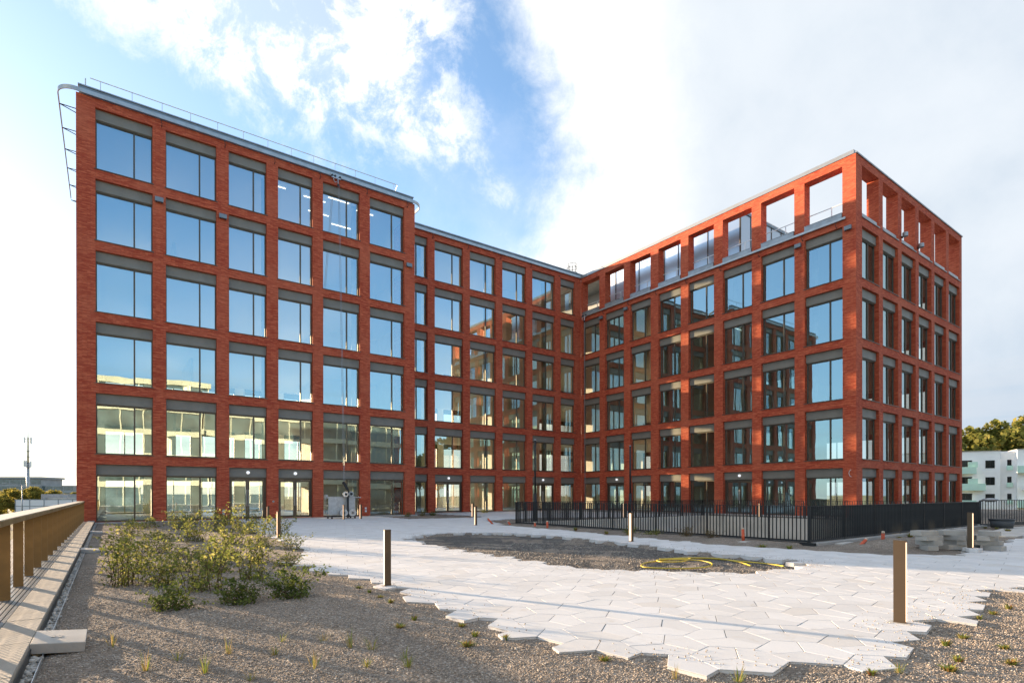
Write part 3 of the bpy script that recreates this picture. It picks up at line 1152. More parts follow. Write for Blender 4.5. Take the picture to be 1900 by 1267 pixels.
for k in range(6):
    z0 = k * F + (ZS if k else 0.012)
    z1 = (k + 1) * F - 0.60
    for u in (2.33, 8.25, 14.2):
        b.tube([(u, PA + 2.2, z0), (u, PA + 2.2, z1)], 0.19, 10)
    for u in (20.9, 27.5, 34.2):
        b.tube([(u, PB + 2.2, z0), (u, PB + 2.2, z1)], 0.19, 10)
    if k < 5:
        for v in (18.8, 24.8, 30.8, 36.9):
            b.tube([(PC + 2.2, v, z0), (PC + 2.2, v, z1)], 0.19, 10)
        for u in (41, 47, 53):
            b.tube([(u, PD + 2.2, z0), (u, PD + 2.2, z1)], 0.19, 10)
b.build('column', 'concrete', bld, smooth=True)

# ---------- windows
CACHE = {}


def window_meshes(w, h, frac, hdr=0.58):
    key = (round(w, 2), round(h, 2), frac)
    if key in CACHE:
        return CACHE[key]
    fr = MB()
    y0, y1 = 0.27, 0.36
    s = 0.055
    zt = h - hdr
    fr.box(0, s, y0, y1, 0, zt).box(w - s, w, y0, y1, 0, zt)
    fr.box(s, w - s, y0, y1, 0, 0.07).box(s, w - s, y0, y1, zt - 0.06, zt)
    if frac:
        xm = w * frac
        fr.box(xm - 0.038, xm + 0.038, y0 - 0.01, y1, 0.07, zt - 0.06)
    pn = []
    spans = [(s, w * frac - 0.038), (w * frac + 0.038, w - s)] if frac else [(s, w - s)]
    for (a, c) in spans:
        p = MB()
        wd, ht = c - a, zt - 0.06 - 0.07
        p.face([(-wd / 2, 0, -ht / 2), (wd / 2, 0, -ht / 2), (wd / 2, 0, ht / 2), (-wd / 2, 0, ht / 2)])
        pn.append((p.mesh('pane', 'glass'), ((a + c) / 2, 0.32, 0.07 + ht / 2)))
    hd = MB()
    hd.box(0.004, w - 0.004, 0.17, 0.37, zt + 0.035, h - 0.006)
    hd.box(0.03, w - 0.03, 0.22, 0.36, zt, zt + 0.035)
    sl = MB()
    sl.box(-0.06, w + 0.06, -0.045, -0.003, -0.032, 0.004).box(0.002, w - 0.002, -0.003, 0.27, -0.03, 0.008)
    CACHE[key] = (fr.mesh('window', 'frame'), pn, hd.mesh('blind_box', 'panel'), sl.mesh('sill', 'sill'))
    return CACHE[key]


def window(mp, rz, a, c, z0, z1, frac, sill=True):
    fr, pn, hd, sl = window_meshes(c - a, z1 - z0, frac)
    o = put('window', fr, bld, mp(a, 0, z0), (0, 0, rz))
    for me, loc in pn:
        put('pane', me, o, loc, (random.gauss(0, 0.0018), 0, random.gauss(0, 0.0026)))
    put('blind_box', hd, o)
    if sill:
        put('sill', sl, o)
    return o


def door_meshes(w, h, hdr=0.58):
    key = ('door', round(w, 2))
    if key in CACHE:
        return CACHE[key]
    zt = h - hdr
    fr = MB()
    y0, y1 = 0.26, 0.37
    s = 0.09
    fr.box(0, s, y0, y1, 0, zt).box(w - s, w, y0, y1, 0, zt).box(s, w - s, y0, y1, zt - 0.10, zt)
    leaf, hw = [], (w - 2 * s) / 2
    for k in range(2):
        d = MB()
        x0, x1 = 0.006, hw - 0.006
        r = 0.10
        hh = zt - 0.11
        d.box(x0, x0 + r, -0.03, 0.03, 0.012, hh).box(x1 - r, x1, -0.03, 0.03, 0.012, hh)
        d.box(x0 + r, x1 - r, -0.03, 0.03, 0.012, 0.13).box(x0 + r, x1 - r, -0.03, 0.03, hh - 0.10, hh)
        leaf.append((d.mesh('door', 'frame'), (s + k * hw, 0.315, 0)))
    g = MB()
    g.face([(0.106, 0, 0.13), (hw - 0.106, 0, 0.13), (hw - 0.106, 0, zt - 0.21), (0.106, 0, zt - 0.21)])
    ha = MB()
    ha.tube([(0, -0.11, 0.75), (0, -0.11, 1.75)], 0.018, 8).tube([(0, -0.11, 0.85), (0, -0.02, 0.85)], 0.01, 6).tube([(0, -0.11, 1.65), (0, -0.02, 1.65)], 0.01, 6)
    hd = MB()
    hd.box(0.004, w - 0.004, 0.17, 0.37, zt + 0.035, h - 0.006)
    hd.box(0.03, w - 0.03, 0.22, 0.36, zt, zt + 0.035)
    CACHE[key] = (fr.mesh('door_frame', 'frame'), leaf, g.mesh('pane', 'glass'), ha.mesh('handle', 'steel'), hd.mesh('blind_box', 'panel'), hw)
    return CACHE[key]


def doors(mp, rz, a, c, z0, z1):
    fr, leaf, g, ha, hd, hw = door_meshes(c - a, z1 - z0)
    o = put('door_frame', fr, bld, mp(a, 0, z0), (0, 0, rz))
    put('blind_box', hd, o)
    for k, (me, loc) in enumerate(leaf):
        base = Vector(mp(a, 0, z0)) + Matrix.Rotation(rz, 3, 'Z') @ Vector(loc)
        d = put('door', me, bld, base, (0, 0, rz))
        put('pane', g, d, None, (random.gauss(0, 0.001), 0, random.gauss(0, 0.0015)))
        put('handle', ha, d, (hw - 0.055 if k == 0 else 0.055, 0, 0))


for k in range(6):
    z0, z1 = (k * F + ZS if k else 0.02), k * F + ZT
    for i, (a, c) in enumerate(A_OP):
        if k == 0 and i in (2, 3):
            doors(mapA, 0, a, c, z0, z1)
        else:
            window(mapA, 0, a, c, z0, z1, 0.67, k > 0)
    for i, (a, c) in enumerate(B_OP):
        if k == 0 and i in (1, 4):
            doors(mapB, 0, a, c, z0, z1)
        else:
            window(mapB, 0, a, c, z0, z1, 0.67 if i < 5 else 0, k > 0)
    if k < 5:
        for i, (a, c) in enumerate(C_H):
            if k == 0 and i in (1, 5):
                doors(mapC, -math.pi / 2, a, c, z0, z1)
            else:
                window(mapC, -math.pi / 2, a, c, z0, z1, 0.63, k > 0)
        for i, (a, c) in enumerate(D_OP):
            window(mapD, 0, a, c, z0, z1, 0.60, k > 0)


def plain_window(mp, rz, a, c, z0, z1):
    key = ('plain', round(c - a, 2), round(z1 - z0, 2))
    if key not in CACHE:
        w, h = c - a, z1 - z0
        m = MB()
        for (p, q, r, s) in ((0, 0.06, 0, h), (w - 0.06, w, 0, h), (0.06, w - 0.06, 0, 0.07), (0.06, w - 0.06, h - 0.5, h), (w * .5 - .04, w * .5 + .04, 0.07, h - 0.5)):
            m.box(p, q, 0.27, 0.35, r, s, 0)
        m.face([(0.06, 0.31, 0.07), (w - 0.06, 0.31, 0.07), (w - 0.06, 0.31, h - 0.5), (0.06, 0.31, h - 0.5)], None, 1)
        CACHE[key] = m.mesh('rear_window', ['frame', 'rear_glass'])
    put('rear_window', CACHE[key], bld, mp(a, 0, z0), (0, 0, rz))


for k in range(6):
    z0, z1 = (k * F + ZS if k else 0.02), k * F + ZT
    for a, c in SIDE_A:
        plain_window(mapL, -math.pi / 2, a, c, z0, z1)
    for a, c in REAR_H:
        plain_window(mapR, math.pi, a, c, z0, z1)
    if k < 5:
        for a, c in SIDE_E:
            plain_window(mapE, math.pi / 2, a, c, z0, z1)

# ---------- roof edges, flashing
b = MB()
b.box(-1.20, 17.78, PA + 0.02, PA + 0.32, BRICK_TOP + 0.012, 22.74)
b.build('roof_upstand', 'zinc_dark', bld)
b = MB()
b.box(-1.24, 17.82, PA - 0.03, PA + 0.36, 22.742, 22.80)
b.build('coping', 'zinc', bld)
b = MB()
b.box(17.9, PC + 0.3, PB + 0.02, PB + 0.32, BRICK_TOP + 0.012, 22.68)
b.build('roof_upstand', 'zinc_dark', bld)
b = MB()
b.box(17.92, PC + 0.3, PB - 0.05, PB + 0.36, 22.682, 22.76)
b.build('coping', 'zinc', bld)
b = MB()
b.box(PC - 0.05, PC + LT + 0.05, PD + 0.10, PB - 0.05, BRICK_TOP + 0.004, 22.56)
b.build('coping', 'zinc', bld)
b = MB()
b.box(PC - 0.02, 56.36, PD - 0.06, PD + LT + 0.05, BRICK_TOP + 0.006, 22.40)
b.build('coping', 'zinc', bld)
b = MB()
b.box(-1.3 + e, 17.9, PA + e, BACK - e, 22.152, 22.25).box(17.9, PC + e, PB + e, BACK - e, 22.152, 22.25)
b.build('flat_roof', 'zinc_dark', bld)
# metal sills of the loggia openings
for a, c in C_H:
    m = MB()
    m.box(PC - 0.06, PC + 0.50, -c + 0.02, -a - 0.02, 18.635, 18.93)
    m.box(PC - 0.08, PC + 0.54, -c + 0.01, -a - 0.01, 18.932, 18.96)
    m.build('loggia_sill', 'zinc', bld)
for a, c in D_OP:
    m = MB()
    m.box(a + 0.02, c - 0.25, PD + 0.02, PD + 0.50, 18.635, 18.90)
    m.box(a - 0.04, c + 0.05, PD - 0.06, PD + 0.02, 18.60, 18.66)
    m.build('loggia_sill', 'zinc', bld)
# railing of the loggia, one per opening
for a, c in C_H:
    m = MB()
    u = PC + 0.62
    m.box(u - 0.02, u + 0.02, -c - 0.3, -a + 0.3, 19.80, 19.85)
    vm = (-c - a) / 2 - 0.25
    m.box(u - 0.025, u + 0.025, vm - 0.025, vm + 0.025, 18.7, 19.80)
    m.build('loggia_railing', 'white_metal', bld)
# penthouse behind the loggia
m = MB()
u0, u1, v0 = 39.5, 53.5, 24.5
for k in range(11):
    v = v0 + 1.45 * k
    m.box(u0 - 0.01, u0 + 0.07, v - 0.03, v + 0.03, 18.64, 23.2)
for k in range(10):
    u = u0 + 1.5 * k
    m.box(u - 0.03, u + 0.03, v0 - 0.01, v0 + 0.07, 18.64, 23.2)
m.build('penthouse_frame', 'frame', bld)
for k in range(10):
    m = MB()
    m.face([(u0 + 0.03, v0 + 1.45 * k + 0.03, 18.66), (u0 + 0.03, v0 + 1.45 * (k + 1) - 0.03, 18.66), (u0 + 0.03, v0 + 1.45 * (k + 1) - 0.03, 23.18), (u0 + 0.03, v0 + 1.45 * k + 0.03, 23.18)])
    m.build('penthouse_pane', 'clear_glass', bld)
for k in range(9):
    m = MB()
    m.face([(u0 + 1.5 * k + 0.03, v0 + 0.03, 18.66), (u0 + 1.5 * k + 1.47, v0 + 0.03, 18.66), (u0 + 1.5 * k + 1.47, v0 + 0.03, 23.18), (u0 + 1.5 * k + 0.03, v0 + 0.03, 23.18)])
    m.build('penthouse_pane', 'clear_glass', bld)
m = MB()
m.box(u0 - 0.05, u1, v0 - 0.05, BACK - e, 23.2, 23.4)
m.build('penthouse_roof', 'zinc_dark', bld)
m = MB()
m.box(u0 + 3.4, u0 + 3.5, v0 + 0.2, BACK - e, 18.64, 23.2)
m.build('penthouse_wall', 'far_wall', bld)
m = MB()
for k in range(8):
    u = u0 + 1.2 + 1.6 * k
    m.tube([(u, v0 + 0.8, 23.4), (u, v0 + 0.8, 24.2)], 0.02, 6)
m.tube([(u0 + 1.2, v0 + 0.8, 24.2), (u0 + 12.4, v0 + 0.8, 24.2)], 0.025, 6)
m.build('penthouse_railing', 'white_metal', bld)
# roof railing of the left wing
m = MB()
vr = PA + 1.0
m.tube([(-0.75, vr, 23.86), (17.0, vr, 23.86), (17.35, vr + 1.3, 23.86), (17.35, vr + 1.5, 22.3)], 0.024, 6)
for k in range(13):
    u = -0.3 + 1.42 * k
    m.tube([(u, vr, 22.2), (u, vr, 23.86)], 0.016, 6)
m.tube([(-0.95, vr, 22.2), (-0.95, vr, 23.75)], 0.03, 6)
m.build('roof_railing', 'steel', bld)
# cage of the roof ladder in the inner corner
m = MB()
lu, lv = 36.55, PB + 0.6
for z in (22.9, 23.4, 23.75):
    m.tube([(lu + 0.45 * math.cos(t * math.pi / 8), lv + 0.45 * math.sin(t * math.pi / 8), z) for t in range(0, 17)], 0.02, 5)
for t in range(0, 16, 2):
    m.tube([(lu + 0.45 * math.cos(t * math.pi / 8), lv + 0.45 * math.sin(t * math.pi / 8), 22.3), (lu + 0.45 * math.cos(t * math.pi / 8), lv + 0.45 * math.sin(t * math.pi / 8), 23.75)], 0.018, 5)
m.tube([(lu - 1.6, lv, 22.3), (lu - 0.5, lv, 23.4)], 0.02, 5)
m.build('ladder_cage', 'black', bld)

# ---------- travelling rail for the facade lift
trk = thing('facade_lift_rail', 'pale metal lift rail running under the roof edge of the left wing', 'rail')
trk.location = (0, 0, 0)


def arc(cx, cy, r, a0, a1, n=10):
    return [(cx + r * math.cos(R(a0 + (a1 - a0) * k / n)), cy + r * math.sin(R(a0 + (a1 - a0) * k / n))) for k in range(n + 1)]


uL, uR, vF = -2.08, 18.5, PA - 0.16
path = [(uL, 50.0), (uL, PA + 0.65)] + arc(uL + 0.8, PA + 0.64, 0.8, 180, 270)[1:] + [(17.7, vF)] + arc(17.7, PA + 0.64, 0.8, -90, 0)[1:] + [(uR, PA + 1.8), (17.92, PB - 0.2)]
MB().band(path, 0.045, 22.29, 22.50).build('rail', 'track', trk)
for k in range(6):
    v = PA + 1.6 + 2.4 * k
    MB().tube([(uL, v, 22.3), (-1.32, v, 22.3)], 0.025, 6).tube([(uL, v, 22.3), (-1.32, v + 0.45, 22.3)], 0.025, 6).build('bracket', 'black', trk)
trk2 = thing('facade_lift_rail', 'pale metal lift rail below the open loggia of the right wing', 'rail')
trk2.location = (0, 0, 0)
MB().box(PC - 0.16, PC - 0.05, PD + 0.55, PB - 0.35, 18.46, 18.60).build('rail', 'track', trk2)
trk3 = thing('facade_lift_rail', 'pale metal lift rail under the roof edge of the recessed middle part', 'rail')
trk3.location = (0, 0, 0)
MB().box(18.0, PC - 0.15, PB - 0.16, PB - 0.02, 22.27, 22.47).build('rail', 'track', trk3)


def hook(t, p, n):
    """small bent bracket under a rail"""
    m = MB()
    x, y, z = p
    m.tube([(x, y, z), (x + n[0] * 0.16 + n[1] * 0.05, y + n[1] * 0.16, z - 0.08), (x + n[0] * 0.2, y + n[1] * 0.2, z - 0.30), (x + n[0] * 0.05, y + n[1] * 0.05, z - 0.42), (x, y, z - 0.30)], 0.016, 5)
    m.build('bracket', 'black', t)


for i in range(5):
    hook(trk, ((A_OP[i][1] + A_OP[i + 1][0]) / 2 + 0.12, PA - 0.02, 22.28), (0, -1))
hook(trk, (17.3, PA - 0.02, 22.28), (0, -1))
for i in range(5):
    hook(trk3, ((B_OP[i][1] + B_OP[i + 1][0]) / 2 + 0.1, PB - 0.02, 22.28), (0, -1))
for i in range(7):
    hook(trk2, (PC - 0.02, (C_OP[i][0] + C_OP[i + 1][1]) / 2 - 0.25, 18.47), (-1, 0))
hook(trk2, (PC - 0.02, 16.4, 18.47), (-1, 0))

# ---------- floodlights and lamps fixed to the walls
def floodlight(label, u, v, z, rz):
    t = thing('floodlight', label, 'floodlight', u, v, z, rz, 'floodlights on the brick piers')
    MB().box(-0.20, 0.20, -0.20, -0.06, -0.13, 0.11).build('housing', 'zinc_dark', t)
    MB().box(-0.05, 0.05, -0.06, 0.0, -0.08, 0.06).build('bracket', 'black', t)
    MB().disc((-0.13, -0.15, -0.16), (0, 0, 1), 0.035, 0.06, 8).disc((0.13, -0.15, -0.16), (0, 0, 1), 0.035, 0.06, 8).build('lens', 'black_plastic', t)


floodlight('small grey floodlight on the pier right of the first top-floor windows', 2.32, PA, 17.80, 0)
floodlight('small grey floodlight on the pier right of the second window column', 5.49, PA, 17.80, 0)
floodlight('small grey floodlight on the last pier of the left wing', 17.40, PA, 17.80, 0)
floodlight('small dark floodlight nearest the inner corner below the loggia', PC, 37.02, 17.82, -math.pi / 2)
floodlight('small dark floodlight on second pier from the inner corner', PC, 33.98, 17.82, -math.pi / 2)
floodlight('small grey floodlight on the pier before the last loggia window', PC, 18.80, 17.86, -math.pi / 2)
floodlight('small grey floodlight at the outer corner of the right wing', PC, 15.72, 17.86, -math.pi / 2)
for u, lab in ((44.07, 'round grey wall lamp under the second loggia pier of the end wall'), (46.95, 'round grey wall lamp under the third loggia pier of the end wall')):
    t = thing('wall_lamp', lab, 'wall lamp', u, PD, 19.12, 0, 'round lamps on the end wall')
    MB().disc((0, -0.22, 0), (0, 0, 1), 0.17, 0.26, 14).build('housing', 'zinc', t)
    MB().box(-0.04, 0.04, -0.08, 0, -0.2, -0.05).build('bracket', 'black', t)
for (u, v, rz, lab) in ((6.87, PA + 0.15, 0, 'round white lamp above the left entrance door of the left wing'),
                        (9.63, PA + 0.15, 0, 'round white lamp above the second entrance door of the left wing'),
                        (22.54, PB + 0.15, 0, 'round white lamp above the door beside the left wing'),
                        (32.46, PB + 0.15, 0, 'round white lamp above the sunlit door near the inner corner'),
                        (PC + 0.15, 35.3, -math.pi / 2, 'round white lamp above the door next to the inner corner'),
                        (PC + 0.15, 23.2, -math.pi / 2, 'round white lamp above the door of the right wing behind the fence')):
    t = thing('door_lamp', lab, 'lamp', u, v, 2.80, rz, 'round lamps above the doors')
    MB().disc((0, -0.03, 0), (0, 1, 0), 0.09, 0.10, 16).build('shade', 'lamp', t)
    MB().disc((0, 0.022, 0), (0, 1, 0), 0.10, 0.02, 16).build('base', 'white_metal', t)
# sockets and buttons at the foot of the piers
for (u, z, lab) in ((14.2, 0.45, 'pair of small white wall sockets low on the fifth pier'), (5.5, 0.45, 'pair of small white wall sockets low on second pier')):
    t = thing('wall_socket', lab, 'socket', u, PA, z, 0)
    MB().box(-0.06, 0.06, -0.05, 0, 0.02, 0.15).build('cover', 'white_metal', t)
    MB().box(-0.06, 0.06, -0.05, 0, -0.17, -0.04).build('cover', 'white_metal', t)
t = thing('door_button', 'round grey door button on the pier between the two entrances', 'button', 8.28, PA, 1.04)
MB().disc((0, -0.02, 0), (0, 1, 0), 0.06, 0.04, 12).build('plate', 'steel', t)
MB().disc((0, -0.05, 0), (0, 1, 0), 0.035, 0.02, 12).build('button', 'zinc_dark', t)
t = thing('loose_cable', 'short white cable end hanging from the corner pier of the right wing', 'cable', PC, 15.62, 2.72, -math.pi / 2)
MB().tube([(0, 0, 0.22), (-0.06, -0.06, 0.15), (-0.09, -0.07, 0.0), (-0.05, -0.07, -0.14), (0.05, -0.05, -0.22)], 0.016, 6).build('cable', 'white_metal', t)

# ceiling lights that show through the top-floor glass
for i, (u, v, k) in enumerate(((8.9, 39.0, 5), (11.6, 39.2, 5), (13.0, 38.4, 5), (12.4, 41.0, 5), (15.0, 39.0, 5), (14.4, 42.0, 5))):
    t = thing('ceiling_light', ['slim ceiling light behind the fourth top-floor window', 'slim ceiling light at left of the fifth top-floor window', 'slim ceiling light at right of the fifth top-floor window',
                                'slim ceiling light deep behind the fifth top-floor window', 'slim ceiling light behind the sixth top-floor window', 'slim ceiling light deep behind the sixth top-floor window',
                                'slim ceiling light behind the second top-floor window', 'slim ceiling light deep behind the second top-floor window'][i], 'ceiling light', u, v, (k + 1) * F - 0.64)
    MB().box(-0.75, 0.75, -0.05, 0.05, 0.0, 0.02).build('housing', 'white_metal', t)
    MB().box(-0.73, 0.73, -0.04, 0.04, -0.025, -0.001).build('tube', 'tube', t)

# ------------------------------------------------------------------ sunken ramp with its fence
pu0, pu1, pv0, pv1 = PIT
ramp = put('ramp_pit', None, None, (0, 0, 0), (0, 0, TH), kind='structure')
b = MB()
b.box(pu0, pu0 + 0.25, pv0, pv1, -4.2, 0.05).box(pu1 - 0.25, pu1, pv0, pv1, -4.2, 0.10)
b.box(pu0 + 0.25, pu1 - 0.25, pv1 - 0.25, pv1, -4.2, 0.10).box(pu0 + 0.25, pu1 - 0.25, pv0, pv0 + 0.25, -4.2, 0.05)
b.build('ramp_wall', 'concrete_warm', ramp)
MB().box(pu0 + 0.25, pu1 - 0.25, pv0 + 0.25, pv1 - 0.25, -4.3, -4.2).build('ramp_floor', 'concrete', ramp)


def fence_run(root, p, q, z0, z1, step, bar, nrm, lst, kerb=True):
    P, Q = Vector(p), Vector(q)
    d = Q - P
    L = d.length
    d.normalize()
    n = int(L / step)
    for i in range(n + 1):
        c = P + d * (i * L / n)
        lst.append((c.x, c.y, math.atan2(d.y, d.x), bar, z0, z1, i % 18 == 0))


fen = thing('bar_fence', 'black steel fence of flat upright bars around the sunken ramp', 'fence')
fen.location = (0, 0, 0)
bars = []
NL = (pu0 + 0.06, pv1 - 0.06)
NN = (pu0 + 0.06, pv0 + 0.06)
NR = (pu1 - 0.06, pv0 + 0.06)
FR_ = (pu1 - 0.06, pv1 - 0.06)
Z0F, Z1F = 0.10, 1.08
fence_run(fen, NL, NN, Z0F, Z1F, 0.118, 0.05, None, bars)
fence_run(fen, NN, NR, Z0F, Z1F, 0.118, 0.05, None, bars)
fence_run(fen, NL, FR_, Z0F, Z1F, 0.118, 0.05, None, bars)
fence_run(fen, FR_, NR, Z0F, Z1F, 0.118, 0.05, None, bars)
bar_me = MB().box(-0.006, 0.006, -0.022, 0.022, Z0F, Z1F).mesh('bar', 'black')
post_me = MB().box(-0.012, 0.012, -0.04, 0.04, Z0F - 0.05, Z1F).mesh('post', 'black')
bars.sort(key=lambda q: q[0] ** 2 + q[1] ** 2)
cnt = 0
rest = MB()
for (x, y, a, wbar, z0, z1, post) in bars:
    if post:
        put('post', post_me, fen, (x, y, 0), (0, 0, a))
    elif cnt < 298:
        put('bar', bar_me, fen, (x, y, 0), (0, 0, a))
        cnt += 1
    else:
        ca, sa = math.cos(a), math.sin(a)
        i0 = len(rest.v)
        for (px, py, pz) in [v.co[:] for v in bar_me.vertices]:
            rest.v.append((x + px * ca - py * sa, y + px * sa + py * ca, pz))
        for pl in bar_me.polygons:
            rest.f.append(tuple(i0 + k for k in pl.vertices))
            rest.uv.append(None)
            rest.mi.append(0)
rest.build('far_bars', 'black', fen, kind='stuff')
for (p, q) in ((NL, NN), (NN, NR), (NL, FR_), (FR_, NR)):
    x0, x1 = sorted((p[0], q[0]))
    y0, y1 = sorted((p[1], q[1]))
    if x1 - x0 < 0.1:
        MB().box(x0 - 0.022, x0 + 0.022, y0 + 0.03, y1 - 0.03, Z1F - 0.012, Z1F + 0.002).build('top_rail', 'black', fen)
        MB().box(x0 - 0.035, x0 + 0.035, y0 + 0.04, y1 - 0.04, Z0F - 0.04, Z0F + 0.012).build('bottom_rail', 'black', fen)
    else:
        MB().box(x0 - 0.03, x1 + 0.03, y0 - 0.022, y0 + 0.022, Z1F - 0.013, Z1F + 0.003).build('top_rail', 'black', fen)
        MB().box(x0 - 0.03, x1 + 0.03, y0 - 0.035, y0 + 0.035, Z0F - 0.038, Z0F + 0.014).build('bottom_rail', 'black', fen)
# dark kerb that carries the fence
kb = put('ramp_kerb', None, None, (0, 0, 0), (0, 0, TH), kind='structure')
MB().box(pu0 - 0.16, pu0 - 0.002, pv0 - 0.16, pv1 + 0.1, -0.12, 0.055).build('kerb_side', 'black', kb)
MB().box(pu0, pu1 + 0.15, pv0 - 0.22, pv0 - 0.002, -0.12, 0.05).build('kerb_side', 'kerb', kb)

# fence on the far right
ff = thing('rail_fence', 'thin dark bar fence at the far right edge of the terrace', 'fence')
ff.location = (0, 0, 0)
p, q = Vector((31.4, 7.9)), Vector((46.0, 6.2))
d = (q - p)
L = d.length
d.normalize()
bm_ = MB().box(-0.012, 0.012, -0.012, 0.012, 0.08, 1.12).mesh('bar', 'black')
n = int(L / 0.27)
for i in range(n + 1):
    c = p + d * (i * L / n)
    put('bar', bm_, ff, (c.x, c.y, 0), (0, 0, math.atan2(d.y, d.x)))
m = MB()
m.band([tuple(p), tuple(q)], 0.04, 1.12, 1.15)
m.build('top_rail', 'black', ff)
m = MB()
m.band([tuple(p), tuple(q)], 0.12, -0.05, 0.10)
m.build('bottom_rail', 'black', ff)

# slender lamp posts by the ramp
for (u, v, h, lab) in ((17.95, 22.75, 4.25, 'slim black lamp post at the left end of the bar fence'), (24.7, 22.35, 4.25, 'slim black lamp post behind the middle of the bar fence')):
    t = thing('lamp_post', lab, 'lamp post', u, v, 0, 0, 'lamp posts by the sunken ramp')
    MB().tube([(0, 0, -0.05), (0, 0, 1.5)], 0.085, 12).build('base', 'black', t, True)
    MB().tube([(0, 0, 1.5), (0, 0, h)], 0.05, 12).build('pole', 'black', t, True)
    MB().tube([(0, 0, h), (0, 0, h + 0.04)], 0.06, 12).build('cap', 'steel', t, True)


# ------------------------------------------------------------------ bollards
def bollard(u, v, label, lit_side, w=0.125, h=0.87, z=0.0, rot=0.0, d=0.08):
    t = thing('bronze_bollard', label, 'bollard', u, v, z, rot, 'bollards along the paths')
    MB().box(-w / 2, w / 2, -d / 2, d / 2, 0, h - 0.012).build('post', 'bronze_dark', t)
    MB().box(-w / 2 - 0.001, w / 2 + 0.001, -d / 2 - 0.001, d / 2 + 0.001, h - 0.012, h).build('cap', 'bronze_dark', t)
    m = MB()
    if lit_side == 'L':
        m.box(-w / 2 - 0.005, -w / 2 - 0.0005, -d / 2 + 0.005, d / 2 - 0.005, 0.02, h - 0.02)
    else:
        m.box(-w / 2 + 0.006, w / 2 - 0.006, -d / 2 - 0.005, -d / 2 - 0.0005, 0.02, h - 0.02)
    m.build('sun_glow_strip', 'strip', t)  # added glowing strip imitates a sunlit face of the post
    MB().box(-w / 2 - 0.05, w / 2 + 0.05, -d / 2 - 0.05, d / 2 + 0.05, -0.06, 0.003).build('foot_plate', 'concrete', t)
    return t


bollard(3.52, 8.17, 'dark bronze bollard at the left edge of the sunlit paving', 'L', 0.10, 0.87, 0.0, -0.12, 0.05)
bollard(7.02, 2.46, 'largest bronze bollard standing in front at the right', 'R', 0.045, 0.90, 0.0, 0.12, 0.112)
bollard(4.62, 19.65, 'dark bollard beside the right end of the shrub bed', 'L', 0.11, 0.87, 0.0, -0.1, 0.06)
bollard(6.5, 29.8, 'small bollard before the left entrance pier', 'L', 0.11, 0.87, 0.0, -0.1, 0.06)
bollard(12.82, 11.56, 'bollard between the gravel oval and the fence', 'L', 0.10, 0.87, 0.0, 0.0, 0.09)
bollard(13.97, 22.2, 'bollard at the bend of the path left of the fence', 'L', 0.11, 0.87, 0.0, 0.0, 0.07)
bollard(19.4, 31.2, 'farthest bollard near the recessed middle part', 'L', 0.11, 0.87, 0.0, 0.0, 0.07)
bollard(12.35, 32.6, 'bollard just right of the lift cradle', 'L', 0.11, 0.87, 0.0, 0.0, 0.07)
bollard(11.1, 32.0, 'slim bollard in front of the lift cradle', 'L', 0.08, 0.87, 0.0, 0.0, 0.06)
bollard(17.13, 4.5, 'bollard standing on a slab by the paver stacks', 'R', 0.075, 0.87, 0.090, 0.0, 0.10)
bollard(26.2, 24.2, 'bollard seen through the bar fence at left', 'L', 0.11, 0.87, 0.0, 0.0, 0.07)
bollard(33.5, 19.5, 'bollard seen through the middle of the bar fence', 'L', 0.11, 0.87, 0.0, 0.0, 0.07)


# ------------------------------------------------------------------ terrace edge on the left: coping, grating, railing
cop = put('terrace_coping', None, None, (0, 0, 0), (0, 0, TH), kind='structure')
stone = MB()
stone.box(-0.86, -0.56, 0.004, 1.196, -0.12, 0.092).box(-0.855, -0.565, 0.008, 1.192, 0.092, 0.100)
sm_ = stone.mesh('coping_stone', 'coping_grey')
for i in range(30):
    put('coping_stone', sm_, cop, (0, 0.55 + 1.2 * i, random.gauss(0, 0.001)))
MB().box(-2.4, -1.32, -6, 36.3, -0.3, 0.07).build('edge_slab', 'concrete', cop)
MB().box(-1.32, -0.86, -6, 36.3, -0.3, -0.05).build('gutter', 'bed', cop)
sl_ = MB().box(-0.019, 0.019, 0.5, 36.3, 0.03, 0.085).mesh('slat', 'zinc_dark')
for i in range(9):
    put('slat', sl_, cop, (-1.29 + 0.05 * i, 0, 0))
MB().box(-0.552, -0.548, 0.5, 36, -0.15, 0.06).build('edge_sheet', 'black', cop)
MB().box(-0.470, -0.464, 0.5, 35.8, -0.12, 0.004).build('edging_strip', 'steel', cop)

rl = thing('terrace_railing', 'bronze terrace railing with flat posts and perforated panels', 'railing')
rl.location = (0, 0, 0)
fin = MB().box(-1.115, -1.0, -0.008, 0.008, 0.085, 1.045).mesh('post', 'bronze')
V0 = 9.44
pan = MB()
pan.face([(-1.118, 0.01, 0.13), (-1.118, 1.335, 0.13), (-1.118, 1.335, 1.03), (-1.118, 0.01, 1.03)], [(0, 0.13), (1.325, 0.13), (1.325, 1.03), (0, 1.03)])
pan_me = pan.mesh('perforated_panel', 'perf')
for k in range(-6, 21):
    v = V0 + 1.345 * k
    put('post', fin, rl, (0, v, 0))
    if k < 20:
        put('perforated_panel', pan_me, rl, (0, v, 0))
MB().box(-1.27, -0.98, V0 - 1.345 * 6 - 0.5, V0 + 1.345 * 20 + 0.1, 1.045, 1.112).build('handrail', 'bronze', rl)
MB().box(-1.275, -0.975, V0 - 1.345 * 6 - 0.5, V0 + 1.345 * 20 + 0.1, 1.1125, 1.128).build('handrail_cap', 'rail_top', rl)  # pale plate paints the sunlit top of the bronze handrail
